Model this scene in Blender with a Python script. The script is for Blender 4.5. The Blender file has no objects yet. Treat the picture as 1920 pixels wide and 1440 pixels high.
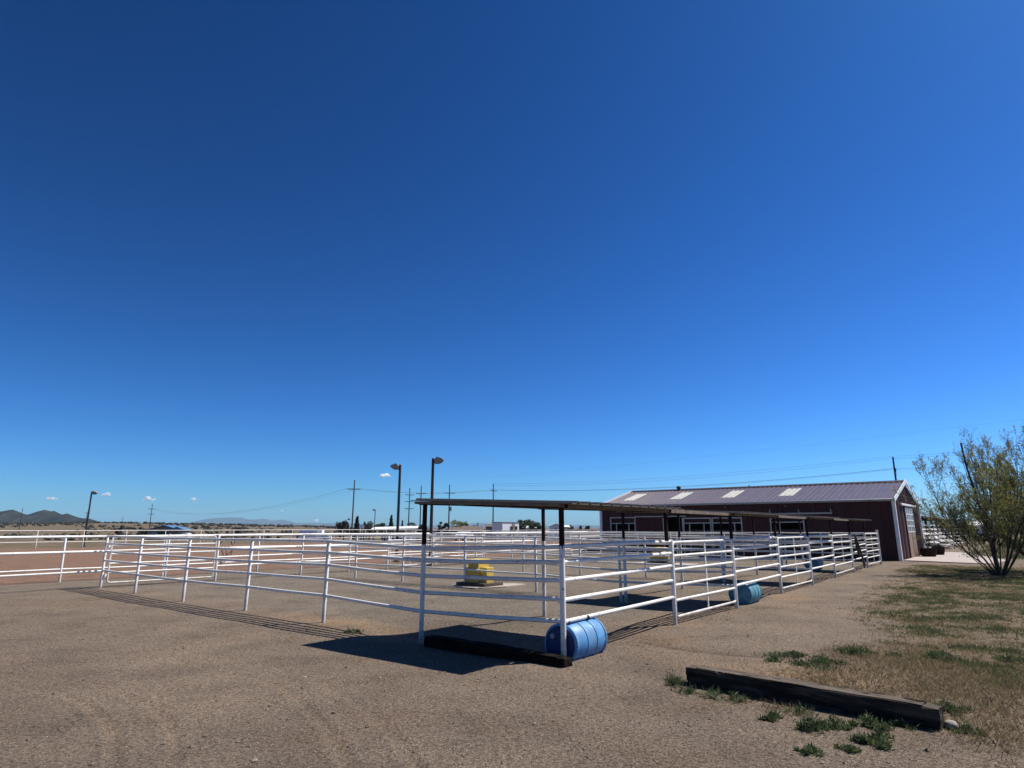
import bpy, bmesh, math, random
import numpy as np
from mathutils import Vector, Matrix, Quaternion

R = math.radians
random.seed(11)
rng = np.random.default_rng(7)
scene = bpy.context.scene
C = scene.collection

# ------------------------------------------------------------------ camera
EYE = 1.75
F_PX = 1170.0                       # focal length in pixels of a 1920 wide picture
PITCH = math.atan(269.5 / F_PX)
cam_d = bpy.data.cameras.new('camera')
cam_d.sensor_width = 36.0
cam_d.lens = 36.0 * F_PX / 1920.0
cam_d.clip_start = 0.05
cam_d.clip_end = 60000
cam = bpy.data.objects.new('camera', cam_d)
cam.location = (0, 0, EYE)
cam.rotation_euler = (R(90) + PITCH, 0, 0)
C.objects.link(cam)
scene.camera = cam

# ------------------------------------------------------------------ sky and sun
SUN_EL = R(53.6)
SUN_AZ = R(70.0)                    # to the right of straight ahead
world = bpy.data.worlds.new('World')
scene.world = world
world.use_nodes = True
wn = world.node_tree
wn.nodes.clear()
w_out = wn.nodes.new('ShaderNodeOutputWorld')
w_bg = wn.nodes.new('ShaderNodeBackground')
w_sky = wn.nodes.new('ShaderNodeTexSky')
w_sky.sky_type = 'NISHITA'
w_sky.sun_disc = False
w_sky.sun_elevation = SUN_EL
w_sky.sun_rotation = SUN_AZ
w_sky.altitude = 1900
w_sky.air_density = 1.0
w_sky.dust_density = 2.0
w_sky.ozone_density = 1.0
# the phone camera renders this high-desert sky deep and saturated: one tone curve per channel for the whole sky
SKY_K = 0.085
w_sep = wn.nodes.new('ShaderNodeSeparateColor')
w_com = wn.nodes.new('ShaderNodeCombineColor')
wn.links.new(w_sky.outputs[0], w_sep.inputs[0])
for i_, (gm_, k_) in enumerate(((2.05, 1.02), (1.64, 1.45), (1.68, 2.35))):
    p_ = wn.nodes.new('ShaderNodeMath'); p_.operation = 'POWER'; p_.inputs[1].default_value = gm_
    q_ = wn.nodes.new('ShaderNodeMath'); q_.operation = 'MULTIPLY'; q_.inputs[1].default_value = k_ * SKY_K ** gm_ / 0.1
    c_ = wn.nodes.new('ShaderNodeMath'); c_.operation = 'MINIMUM'; c_.inputs[1].default_value = 0.75 / SKY_K
    wn.links.new(w_sep.outputs[i_], c_.inputs[0]); wn.links.new(c_.outputs[0], p_.inputs[0]); wn.links.new(p_.outputs[0], q_.inputs[0]); wn.links.new(q_.outputs[0], w_com.inputs[i_])
w_bg.inputs['Strength'].default_value = 0.0707
wn.links.new(w_com.outputs[0], w_bg.inputs['Color'])
wn.links.new(w_bg.outputs[0], w_out.inputs['Surface'])

sun_dir = Vector((math.sin(SUN_AZ) * math.cos(SUN_EL), math.cos(SUN_AZ) * math.cos(SUN_EL), math.sin(SUN_EL)))
sun_d = bpy.data.lights.new('sun', 'SUN')
sun_d.energy = 5.0
sun_d.angle = R(0.53)
sun_d.color = (1.0, 0.95, 0.87)
sun = bpy.data.objects.new('sun', sun_d)
sun.rotation_euler = (-sun_dir).to_track_quat('-Z', 'Y').to_euler()
sun.location = sun_dir * 50
C.objects.link(sun)

vs = scene.view_settings
vs.view_transform = 'Standard'
vs.look = 'None'
vs.exposure = 0.5
vs.gamma = 1.0
vs.use_curve_mapping = False
scene.render.engine = 'CYCLES'
scene.cycles.max_bounces = 8
scene.cycles.transparent_max_bounces = 12
scene.cycles.volume_bounces = 6

# ------------------------------------------------------------------ frames of reference
# (a, b): metres along the corral; a runs away to the right, b to the left
CP, SP = math.cos(PITCH), math.sin(PITCH)
TH = R(38.9)
U = (math.sin(TH), math.cos(TH))
V = (-math.cos(TH), math.sin(TH))
A0 = (0.71833, 9.6768)
RZ = R(90) - TH

def w(a, b):
    return (A0[0] + a * U[0] + b * V[0], A0[1] + a * U[1] + b * V[1])

def ab(x, y):
    dx, dy = x - A0[0], y - A0[1]
    return (dx * U[0] + dy * U[1], dx * V[0] + dy * V[1])

def gp(px, py, z=0.0):              # spot on level ground seen at a place of the photo
    a_, b_ = (px - 960) / F_PX, (720 - py) / F_PX
    r = (a_, CP - b_ * SP, SP + b_ * CP)
    t = (z - EYE) / r[2]
    return (r[0] * t, r[1] * t)

def bx(px, Y, z=1.75):              # x of a thing at distance Y
    return (px - 960) / F_PX * (Y * CP + (z - EYE) * SP)

def bz(py, Y):                      # height of a thing at distance Y
    b_ = (720 - py) / F_PX
    return EYE + Y * (SP + b_ * CP) / (CP - b_ * SP)

# ------------------------------------------------------------------ numpy noise
def _hash(ix, iy, s):
    n = (ix.astype(np.int64) * 374761393 + iy.astype(np.int64) * 668265263 + s * 974634721) & 0x7fffffff
    n = ((n ^ (n >> 13)) * 1274126177) & 0x7fffffff
    n = (n ^ (n >> 16)) & 0xffff
    return n / 65535.0

def vnoise(x, y, s=0):
    x = np.asarray(x, float); y = np.asarray(y, float)
    ix, iy = np.floor(x), np.floor(y)
    fx, fy = x - ix, y - iy
    fx = fx * fx * (3 - 2 * fx); fy = fy * fy * (3 - 2 * fy)
    a = _hash(ix, iy, s); b = _hash(ix + 1, iy, s); c = _hash(ix, iy + 1, s); d = _hash(ix + 1, iy + 1, s)
    return (a * (1 - fx) + b * fx) * (1 - fy) + (c * (1 - fx) + d * fx) * fy

def fbm(x, y, s=0, o=4):
    t = 0; amp = 0.5
    for i in range(o):
        t = t + amp * vnoise(x * 2 ** i, y * 2 ** i, s + i * 17); amp *= 0.5
    return t / (1 - 0.5 ** o)

def sm(x, e0, e1):
    t = np.clip((x - e0) / (e1 - e0), 0, 1)
    return t * t * (3 - 2 * t)

# ------------------------------------------------------------------ terrain height
SHELTER_A = [-0.5, 6.6, 13.75, 21.3]
def right_b(a):
    return -0.36 + 0.026 * a

RIDGE = np.array([(-900, 975), (-300, 976), (0, 978), (200, 977), (400, 979.5), (550, 983), (640, 986), (720, 988.5), (1200, 989), (1730, 987), (1920, 985), (2600, 984)])
def H(x, y):
    x = np.asarray(x, float); y = np.asarray(y, float)
    dx, dy = x - A0[0], y - A0[1]
    a = dx * U[0] + dy * U[1]; b = dx * V[0] + dy * V[1]
    r = np.hypot(x, y)
    near = 1 - sm(r, 50, 90)
    h = 0.05 * (fbm(x * 0.25, y * 0.25, 3) - 0.5) * near
    h = h + 0.012 * (fbm(x * 1.6, y * 1.6, 9) - 0.5) * (1 - sm(r, 20, 40))
    for sa in SHELTER_A:            # floors trodden out below the roofs
        h = h - 0.13 * np.exp(-((a - sa - 1.3) / 1.5) ** 4 - ((b - 2.2) / 1.9) ** 4)
    # wheel ruts curving across the yard
    for rad, dep in ((5.1, 0.010), (5.55, 0.008), (6.75, 0.009), (7.2, 0.007)):
        q = np.hypot(x + 7.6, y - 3.0) - rad - 0.25 * (fbm(x * .5, y * .5, 41) - .5)
        h = h + dep * (np.exp(-((np.abs(q) - 0.09) / 0.04) ** 2) - 0.9 * np.exp(-(q / 0.07) ** 2)) * (1 - sm(r, 9, 14))
    # far land
    az = np.arctan2(x, np.maximum(y, 1e-3))
    px = 960 + 1200.6 * np.tan(np.clip(az, -1.2, 1.2))
    ry = np.interp(px, RIDGE[:, 0], RIDGE[:, 1])
    hr = 1.75 + (989.5 - ry) / 1200.6 * 520 - 1.9
    far = sm(y, 210, 520)
    dip = sm(y, 85, 120) * (1 - far) * sm(-x, -10, 25) * (-1.2)
    hill = far * (hr * (1 - 0.55 * sm(y, 540, 900)) * (1 - sm(y, 1500, 4000)) + 0.8 * (fbm(x * .012, y * .012, 5) - .5) * 2 * sm(-x, -60, 60))
    return h + dip + np.where(y > 0, hill, 0)

def h1(x, y):
    return float(H(np.array([x]), np.array([y]))[0])

# ------------------------------------------------------------------ object helpers
def tag(o, label=None, cat=None, group=None, kind=None):
    if label: o['label'] = label
    if cat: o['category'] = cat
    if group: o['group'] = group
    if kind: o['kind'] = kind
    return o

def empty(name, loc, rz=0.0, label=None, cat=None, group=None):
    o = bpy.data.objects.new(name, None)
    o.location = loc
    o.rotation_euler = (0, 0, rz)
    o.empty_display_size = 0.2
    C.objects.link(o)
    return tag(o, label, cat, group)

class MB:
    def __init__(s):
        s.v = []; s.f = []
    def add(s, vs_, fs):
        n = len(s.v)
        s.v.extend([tuple(q) for q in vs_])
        s.f.extend([tuple(i + n for i in f) for f in fs])
        return s
    def box(s, c, d, rz=0.0):
        cx, cy, cz = c; x, y, z = d[0] / 2, d[1] / 2, d[2] / 2
        pts = [(-x, -y, -z), (x, -y, -z), (x, y, -z), (-x, y, -z), (-x, -y, z), (x, -y, z), (x, y, z), (-x, y, z)]
        cr, sr = math.cos(rz), math.sin(rz)
        pts = [(cx + p[0] * cr - p[1] * sr, cy + p[0] * sr + p[1] * cr, cz + p[2]) for p in pts]
        return s.add(pts, [(0, 3, 2, 1), (4, 5, 6, 7), (0, 1, 5, 4), (1, 2, 6, 5), (2, 3, 7, 6), (3, 0, 4, 7)])
    def bev(s, c, d, w_=0.01, seg=1):
        bm = bmesh.new()
        bmesh.ops.create_cube(bm, size=1)
        bmesh.ops.scale(bm, vec=d, verts=bm.verts)
        bmesh.ops.bevel(bm, geom=list(bm.edges), offset=w_, segments=seg, affect='EDGES', profile=0.5)
        bm.verts.index_update()
        s.add([(v.co.x + c[0], v.co.y + c[1], v.co.z + c[2]) for v in bm.verts], [[v.index for v in f.verts] for f in bm.faces])
        bm.free()
        return s
    def beam(s, p0, p1, wd, ht, up=(0, 0, 1)):
        p0, p1 = Vector(p0), Vector(p1)
        d = (p1 - p0).normalized()
        sd = d.cross(Vector(up)).normalized()
        u = sd.cross(d).normalized()
        pts = []
        for p in (p0, p1):
            for i, j in ((-1, -1), (1, -1), (1, 1), (-1, 1)):
                pts.append(p + sd * (i * wd / 2) + u * (j * ht / 2))
        return s.add(pts, [(0, 1, 2, 3), (4, 7, 6, 5), (0, 4, 5, 1), (1, 5, 6, 2), (2, 6, 7, 3), (3, 7, 4, 0)])
    def path(s, pts, rad, n=8, caps=True):
        pts = [Vector(p) for p in pts]
        if not hasattr(rad, '__len__'): rad = [rad] * len(pts)
        ref = None; base = len(s.v)
        for i, p in enumerate(pts):
            d = (pts[min(i + 1, len(pts) - 1)] - pts[max(i - 1, 0)])
            if d.length < 1e-9: d = Vector((0, 0, 1))
            d.normalize()
            if ref is None:
                ref = Vector((0, 0, 1)) if abs(d.z) < 0.9 else Vector((1, 0, 0))
            x = (ref - d * ref.dot(d)).normalized()
            ref = x
            y = d.cross(x)
            for k in range(n):
                t = 2 * math.pi * k / n
                s.v.append(tuple(p + (x * math.cos(t) + y * math.sin(t)) * rad[i]))
        for i in range(len(pts) - 1):
            for k in range(n):
                a_ = base + i * n + k; b_ = base + i * n + (k + 1) % n
                s.f.append((a_, b_, b_ + n, a_ + n))
        if caps:
            s.f.append(tuple(base + k for k in range(n))[::-1])
            e = base + (len(pts) - 1) * n
            s.f.append(tuple(e + k for k in range(n)))
        return s
    def tube(s, p0, p1, r, r1=None, n=8, caps=True):
        return s.path([p0, p1], [r, r if r1 is None else r1], n, caps)
    def prism(s, poly, e):
        e = Vector(e); n = len(poly)
        pts = [Vector(p) for p in poly]
        fs = [tuple(range(n))[::-1], tuple(range(n, 2 * n))]
        for i in range(n):
            j = (i + 1) % n
            fs.append((i, j, j + n, i + n))
        return s.add(pts + [p + e for p in pts], fs)
    def blob(s, c, r, sub=2, jit=0.15, squash=1.0):
        bm = bmesh.new()
        bmesh.ops.create_icosphere(bm, subdivisions=sub, radius=1)
        bm.verts.index_update()
        s.add([(c[0] + v.co.x * r * (1 + random.uniform(-jit, jit)), c[1] + v.co.y * r * (1 + random.uniform(-jit, jit)), c[2] + v.co.z * r * squash * (1 + random.uniform(-jit, jit))) for v in bm.verts], [[v.index for v in f.verts] for f in bm.faces])
        bm.free()
        return s
    def mesh(s, name, m, smooth=True):
        me = bpy.data.meshes.new(name)
        me.from_pydata(s.v, [], s.f)
        me.validate()
        bm = bmesh.new(); bm.from_mesh(me)
        bmesh.ops.recalc_face_normals(bm, faces=bm.faces)
        bm.to_mesh(me); bm.free()
        if m: me.materials.append(m)
        if smooth:
            me.polygons.foreach_set('use_smooth', [True] * len(me.polygons))
            me.set_sharp_from_angle(angle=R(38))
        me.update()
        return me
    def build(s, name, m, parent=None, loc=(0, 0, 0), rz=0.0, smooth=True):
        return put(name, s.mesh(name, m, smooth), parent, loc, rz)

def put(name, me, parent=None, loc=(0, 0, 0), rz=0.0):
    o = bpy.data.objects.new(name, me)
    o.location = loc
    if rz: o.rotation_euler = (0, 0, rz)
    C.objects.link(o)
    if parent: o.parent = parent
    return o

def copy_tree(o, parent=None):
    c = o.copy(); C.objects.link(c); c.parent = parent
    for ch in o.children: copy_tree(ch, c)
    return c

def np_mesh(name, verts, faces, m, attr=None, smooth=False):
    """verts (n,3), faces (k,4) or (k,3); attr: dict name -> (n,4)"""
    me = bpy.data.meshes.new(name)
    nv, (nf, k) = len(verts), faces.shape
    me.vertices.add(nv); me.loops.add(nf * k); me.polygons.add(nf)
    me.vertices.foreach_set('co', np.ascontiguousarray(verts, np.float32).ravel())
    me.loops.foreach_set('vertex_index', np.ascontiguousarray(faces, np.int32).ravel())
    me.polygons.foreach_set('loop_start', np.arange(0, nf * k, k, dtype=np.int32))
    me.polygons.foreach_set('use_smooth', np.full(nf, smooth))
    for nme, arr in (attr or {}).items():
        at = me.color_attributes.new(nme, 'FLOAT_COLOR', 'POINT')
        at.data.foreach_set('color', np.ascontiguousarray(arr, np.float32).ravel())
    me.update(calc_edges=True)
    me.validate()
    if m: me.materials.append(m)
    return me

# ------------------------------------------------------------------ materials
def new_mat(name):
    m = bpy.data.materials.new(name)
    m.use_nodes = True
    nt = m.node_tree
    return m, nt, nt.nodes['Principled BSDF']

def N(nt, t, **kw):
    n = nt.nodes.new(t)
    for k, v in kw.items(): setattr(n, k, v)
    return n

def noise(nt, scale, detail=4, rough=0.55, dims=None, coord='Object', stretch=None):
    tc = N(nt, 'ShaderNodeTexCoord')
    n = N(nt, 'ShaderNodeTexNoise')
    n.inputs['Scale'].default_value = scale
    n.inputs['Detail'].default_value = detail
    n.inputs['Roughness'].default_value = rough
    src = tc.outputs[coord]
    if stretch:
        mp = N(nt, 'ShaderNodeMapping')
        mp.inputs['Scale'].default_value = stretch
        nt.links.new(src, mp.inputs['Vector']); src = mp.outputs[0]
    nt.links.new(src, n.inputs['Vector'])
    return n.outputs['Fac']

def ramp(nt, fac, stops):
    r = N(nt, 'ShaderNodeValToRGB')
    el = r.color_ramp.elements
    while len(el) < len(stops): el.new(0.5)
    for e, (p, c) in zip(el, stops):
        e.position = p
        e.color = (c, c, c, 1) if not hasattr(c, '__len__') else (*c, 1)
    nt.links.new(fac, r.inputs['Fac'])
    return r.outputs['Color']

def mix(nt, fac, a, b, mode='MIX'):
    n = N(nt, 'ShaderNodeMix', data_type='RGBA', blend_type=mode)
    for s, v in ((n.inputs[0], fac), (n.inputs[6], a), (n.inputs[7], b)):
        if hasattr(v, 'is_linked') or isinstance(v, bpy.types.NodeSocket): nt.links.new(v, s)
        elif hasattr(v, '__len__'): s.default_value = (*v, 1)
        else: s.default_value = v
    return n.outputs[2]

def bump(nt, bsdf, fac, strength=0.3, dist=0.01):
    b = N(nt, 'ShaderNodeBump')
    b.inputs['Strength'].default_value = strength
    b.inputs['Distance'].default_value = dist
    nt.links.new(fac, b.inputs['Height'])
    nt.links.new(b.outputs[0], bsdf.inputs['Normal'])
    return b

DIM = 0.72
KEEP = ('white_painted_pipe', 'white_steel_trim', 'white_metal_roof', 'white_cladding', 'white_car_paint', 'weathered_white_paint', 'cloud')
def simple(name, col, rough=0.6, var=0.15, scale=6.0, metallic=0.0, dirt=None, dirt_scale=2.0, dirt_amt=0.5, bump_s=0.0, bump_scale=40, spec=0.5, stretch=None):
    m, nt, bs = new_mat(name)
    n = noise(nt, scale, 5, 0.6, stretch=stretch)
    if name not in KEEP:
        col = tuple(c * DIM for c in col); dirt = tuple(c * DIM for c in dirt) if dirt else None
    lo = tuple(c * (1 - var) for c in col); hi = tuple(min(1, c * (1 + var)) for c in col)
    c = ramp(nt, n, [(0.3, lo), (0.7, hi)])
    if dirt:
        dn = noise(nt, dirt_scale, 6, 0.65)
        f = ramp(nt, dn, [(0.48, 0.0), (0.68, dirt_amt)])
        c = mix(nt, f, c, dirt)
    nt.links.new(c, bs.inputs['Base Color'])
    rr = N(nt, 'ShaderNodeMapRange')
    rr.inputs['To Min'].default_value = max(0.02, rough - 0.1); rr.inputs['To Max'].default_value = min(1, rough + 0.12)
    nt.links.new(n, rr.inputs['Value']); nt.links.new(rr.outputs[0], bs.inputs['Roughness'])
    bs.inputs['Metallic'].default_value = metallic
    bs.inputs['Specular IOR Level'].default_value = spec
    if bump_s:
        bump(nt, bs, noise(nt, bump_scale, 4, 0.6, stretch=stretch), bump_s, 0.01)
    return m

M = {}
M['white_pipe'] = simple('white_painted_pipe', (0.74, 0.73, 0.705), 0.42, 0.05, 3, dirt=(0.42, 0.36, 0.30), dirt_scale=5, dirt_amt=0.45, bump_s=0.08, bump_scale=25)
M['white_old'] = simple('weathered_white_paint', (0.45, 0.435, 0.41), 0.55, 0.08, 3, dirt=(0.35, 0.27, 0.2), dirt_scale=3, dirt_amt=0.6)
M['rust_iron'] = simple('dark_brown_painted_steel', (0.022, 0.009, 0.008), 0.8, 0.3, 8, dirt=(0.055, 0.025, 0.017), dirt_scale=6, dirt_amt=0.6, spec=0.15)
M['purlin'] = simple('weathered_tan_steel', (0.27, 0.21, 0.16), 0.7, 0.2, 5, dirt=(0.10, 0.05, 0.033), dirt_scale=4, dirt_amt=0.6, spec=0.25)
M['sheet'] = simple('old_galvanised_sheet', (0.22, 0.20, 0.17), 0.65, 0.15, 2.5, metallic=0.1, dirt=(0.13, 0.07, 0.045), dirt_scale=1.8, dirt_amt=0.7)
M['barn_red'] = simple('maroon_ribbed_steel', (0.075, 0.026, 0.026), 0.6, 0.16, 1.2, dirt=(0.095, 0.05, 0.042), dirt_scale=0.8, dirt_amt=0.4, spec=0.18)
M['barn_door'] = simple('maroon_door_steel', (0.085, 0.022, 0.023), 0.6, 0.14, 1.2, dirt=(0.10, 0.05, 0.042), dirt_scale=1.0, dirt_amt=0.3, spec=0.18)
M['barn_roof'] = simple('faded_brown_roof_steel', (0.20, 0.155, 0.16), 0.34, 0.12, 0.9, metallic=0.3, dirt=(0.26, 0.21, 0.20), dirt_scale=0.7, dirt_amt=0.5)
M['ridge'] = simple('dark_ridge_steel', (0.055, 0.04, 0.045), 0.45, 0.15, 2)
M['trim'] = simple('white_steel_trim', (0.74, 0.75, 0.76), 0.45, 0.05, 2, dirt=(0.45, 0.42, 0.4), dirt_scale=2, dirt_amt=0.4)
M['gutter'] = simple('grey_gutter', (0.42, 0.41, 0.40), 0.5, 0.1, 2, dirt=(0.25, 0.2, 0.17), dirt_scale=2, dirt_amt=0.5)
M['skylight'] = simple('milky_fibreglass', (0.62, 0.60, 0.53), 0.5, 0.06, 3)
M['old_wood'] = simple('dark_stall_wood', (0.07, 0.045, 0.035), 0.75, 0.35, 4, bump_s=0.2, stretch=(1, 1, 0.1))
M['tan_panel'] = simple('tan_door_board', (0.33, 0.22, 0.15), 0.65, 0.15, 4)
M['black'] = simple('flat_black', (0.015, 0.014, 0.014), 0.6, 0.2, 4)
M['pole_metal'] = simple('dark_bronze_pole', (0.03, 0.027, 0.026), 0.5, 0.2, 3)
M['lamp_grey'] = simple('floodlight_casting', (0.35, 0.31, 0.27), 0.5, 0.1, 6)
M['wood_pole'] = simple('creosoted_wood', (0.075, 0.058, 0.047), 0.85, 0.3, 3, stretch=(3, 3, .2))
M['wire'] = simple('dark_wire', (0.05, 0.05, 0.055), 0.5, 0.1, 3)
M['concrete'] = simple('pale_concrete', (0.50, 0.42, 0.37), 0.85, 0.10, 1.5, dirt=(0.35, 0.28, 0.22), dirt_scale=1.2, dirt_amt=0.5, bump_s=0.15, bump_scale=30)
M['yellow'] = simple('chalky_yellow_paint', (0.76, 0.54, 0.10), 0.7, 0.1, 4, dirt=(0.45, 0.33, 0.12), dirt_scale=3, dirt_amt=0.5)
M['stone'] = simple('pale_stone', (0.40, 0.35, 0.30), 0.85, 0.2, 12, bump_s=0.3)
M['terracotta'] = simple('dark_clay_planter', (0.03, 0.016, 0.013), 0.85, 0.25, 6, spec=0.1)
M['glass'] = simple('dusty_window_glass', (0.30, 0.31, 0.32), 0.18, 0.1, 3)
M['barrel_bung'] = simple('pale_plastic_bung', (0.45, 0.43, 0.38), 0.6, 0.1, 10)
M['rope'] = simple('dark_rope', (0.035, 0.027, 0.024), 0.9, 0.3, 30)
M['leather'] = simple('brown_leather', (0.10, 0.06, 0.04), 0.7, 0.3, 12)
M['cladding_tan'] = simple('tan_cladding', (0.36, 0.28, 0.20), 0.75, 0.12, 0.8)
M['cladding_white'] = simple('white_cladding', (0.68, 0.68, 0.68), 0.6, 0.06, 0.8)
M['cladding_grey'] = simple('grey_cladding', (0.24, 0.22, 0.21), 0.7, 0.12, 0.8)
M['roof_blue'] = simple('blue_metal_roof', (0.10, 0.24, 0.42), 0.45, 0.1, 0.8)
M['roof_white'] = simple('white_metal_roof', (0.78, 0.78, 0.77), 0.5, 0.05, 0.5)
M['roof_brown'] = simple('brown_shingles', (0.17, 0.12, 0.095), 0.85, 0.2, 2)
M['car_white'] = simple('white_car_paint', (0.76, 0.76, 0.76), 0.25, 0.03, 1)
M['car_glass'] = simple('car_glass', (0.02, 0.022, 0.025), 0.1, 0.1, 1)
M['tyre'] = simple('tyre_rubber', (0.02, 0.02, 0.02), 0.85, 0.2, 8)
M['rim'] = simple('steel_rim', (0.4, 0.4, 0.4), 0.4, 0.1, 4, metallic=0.6)

def pipe_mat():
    m, nt, bs = new_mat('white_painted_pipe')
    n = noise(nt, 3, 5, 0.6)
    c = ramp(nt, n, [(0.3, (0.72, 0.695, 0.65)), (0.7, (0.79, 0.765, 0.715))])
    d = noise(nt, 4.5, 6, 0.7)
    c = mix(nt, ramp(nt, d, [(0.52, 0.0), (0.72, 0.45)]), c, (0.45, 0.38, 0.31))
    q = noise(nt, 17, 5, 0.75)
    c = mix(nt, ramp(nt, q, [(0.595, 0.0), (0.64, 0.85)]), c, (0.16, 0.08, 0.042))
    ge = N(nt, 'ShaderNodeNewGeometry'); sx = N(nt, 'ShaderNodeSeparateXYZ'); nt.links.new(ge.outputs['Position'], sx.inputs[0])
    mr = N(nt, 'ShaderNodeMapRange'); mr.inputs['From Min'].default_value = .42; mr.inputs['From Max'].default_value = .02; nt.links.new(sx.outputs[2], mr.inputs['Value'])
    sp = N(nt, 'ShaderNodeMath', operation='MULTIPLY'); nt.links.new(mr.outputs[0], sp.inputs[0]); nt.links.new(ramp(nt, d, [(0.35, 0.15), (0.65, 1.0)]), sp.inputs[1])
    c = mix(nt, sp.outputs[0], c, (0.30, 0.23, 0.165))
    nt.links.new(c, bs.inputs['Base Color'])
    bs.inputs['Roughness'].default_value = 0.5
    bump(nt, bs, q, 0.15, 0.006)
    return m
M['white_pipe'] = pipe_mat()

def barrel_mat(name, c1, c2, c3):
    m, nt, bs = new_mat(name)
    c1, c2, c3 = [tuple(v * .8 for v in q_) for q_ in (c1, c2, c3)]
    n = noise(nt, 5, 6, 0.65, stretch=(0.8, 1, 1))
    c = ramp(nt, n, [(0.35, c1), (0.62, c2)])
    s = noise(nt, 14, 5, 0.7, stretch=(0.5, 1, 1))
    c = mix(nt, ramp(nt, s, [(0.56, 0.0), (0.70, 0.8)]), c, c3)
    d = noise(nt, 3.2, 6, 0.7)
    c = mix(nt, ramp(nt, d, [(0.52, 0.0), (0.75, 0.55)]), c, (0.23, 0.19, 0.15))
    nt.links.new(c, bs.inputs['Base Color'])
    bs.inputs['Roughness'].default_value = 0.5
    bump(nt, bs, s, 0.12, 0.005)
    return m
M['barrel_blue'] = barrel_mat('sun_bleached_blue_plastic', (0.05, 0.24, 0.56), (0.11, 0.33, 0.62), (0.36, 0.55, 0.70))
M['barrel_lid'] = simple('deep_blue_plastic_lid', (0.012, 0.028, 0.15), 0.6, 0.15, 5)
M['barrel_teal'] = barrel_mat('faded_teal_plastic', (0.03, 0.20, 0.30), (0.08, 0.30, 0.40), (0.38, 0.52, 0.56))

def tie_mat():
    m, nt, bs = new_mat('weathered_tie_lit_top')
    n = noise(nt, 5, 8, 0.7, stretch=(0.25, 2.2, 2.2))
    c = ramp(nt, n, [(0.30, (0.006, 0.005, 0.0045)), (0.52, (0.026, 0.02, 0.016)), (0.74, (0.13, 0.10, 0.075))])
    g = noise(nt, 22, 6, 0.7, stretch=(0.1, 1, 1))
    c = mix(nt, ramp(nt, g, [(0.50, 0.0), (0.68, 0.6)]), c, (0.12, 0.095, 0.07))
    ge = N(nt, 'ShaderNodeNewGeometry'); sx = N(nt, 'ShaderNodeSeparateXYZ'); nt.links.new(ge.outputs['Normal'], sx.inputs[0])  # upward faces get a paler colour: sunlight on the top, painted in
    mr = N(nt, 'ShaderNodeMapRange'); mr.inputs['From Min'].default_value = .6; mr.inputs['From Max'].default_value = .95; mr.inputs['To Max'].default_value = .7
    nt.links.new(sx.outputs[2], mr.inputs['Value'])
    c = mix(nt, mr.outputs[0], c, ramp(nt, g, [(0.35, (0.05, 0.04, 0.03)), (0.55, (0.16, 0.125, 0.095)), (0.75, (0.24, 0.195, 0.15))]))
    nt.links.new(c, bs.inputs['Base Color'])
    bs.inputs['Roughness'].default_value = 0.92
    bs.inputs['Specular IOR Level'].default_value = 0.2
    bump(nt, bs, g, 0.9, 0.02)
    return m
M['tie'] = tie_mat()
M['tie_black'] = simple('shade_blackened_timber', (0.013, 0.010, 0.009), 0.95, 0.5, 6, bump_s=.6, bump_scale=25, spec=0.05, stretch=(.3, 2, 2), dirt=(0.05, 0.042, 0.034), dirt_scale=7, dirt_amt=0.4)  # tie without the painted sunlit top, colour blackened to deepen the shelter's shade

def leaf_mat(name, cols, trans=0.25, scale=1.5):
    m, nt, bs = new_mat(name)
    n = noise(nt, scale, 3, 0.7)
    k = len(cols)
    c = ramp(nt, n, [(0.25 + 0.5 * i / (k - 1), tuple(v * .85 for v in col)) for i, col in enumerate(cols)])
    f = noise(nt, 23, 2, 0.5)
    c = mix(nt, 1.0, c, ramp(nt, f, [(0.3, 0.65), (0.7, 1.35)]), 'MULTIPLY')
    nt.links.new(c, bs.inputs['Base Color'])
    bs.inputs['Roughness'].default_value = 0.6
    bs.inputs['Specular IOR Level'].default_value = 0.3
    tr = N(nt, 'ShaderNodeBsdfTranslucent')
    nt.links.new(c, tr.inputs['Color'])
    mx = N(nt, 'ShaderNodeMixShader')
    mx.inputs[0].default_value = trans
    nt.links.new(bs.outputs[0], mx.inputs[1]); nt.links.new(tr.outputs[0], mx.inputs[2])
    nt.links.new(mx.outputs[0], nt.nodes['Material Output'].inputs['Surface'])
    return m
M['leaf_spring'] = leaf_mat('spring_leaves', [(0.18, 0.17, 0.07), (0.24, 0.24, 0.085), (0.30, 0.29, 0.10)], 0.5)
M['leaf_yellow'] = leaf_mat('yellow_green_leaves', [(0.16, 0.17, 0.04), (0.24, 0.24, 0.05), (0.30, 0.27, 0.06)], 0.5)
M['leaf_dark'] = leaf_mat('dark_conifer_needles', [(0.012, 0.022, 0.012), (0.022, 0.036, 0.018)], 0.1)
M['leaf_grey'] = leaf_mat('grey_green_leaves', [(0.07, 0.085, 0.045), (0.12, 0.13, 0.075)], 0.2, 0.4)
M['leaf_olive'] = leaf_mat('olive_scrub', [(0.026, 0.026, 0.015), (0.06, 0.053, 0.034)], 0.1, 0.2)
M['leaf_weed'] = leaf_mat('weed_leaves', [(0.055, 0.085, 0.034), (0.085, 0.12, 0.048), (0.125, 0.145, 0.062)], 0.35, 5)
M['bark'] = simple('dark_bark', (0.05, 0.038, 0.03), 0.9, 0.35, 8, bump_s=0.5, bump_scale=30, stretch=(1, 1, .3))
M['twig'] = simple('grey_twig_bark', (0.11, 0.09, 0.07), 0.85, 0.25, 5)

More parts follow.
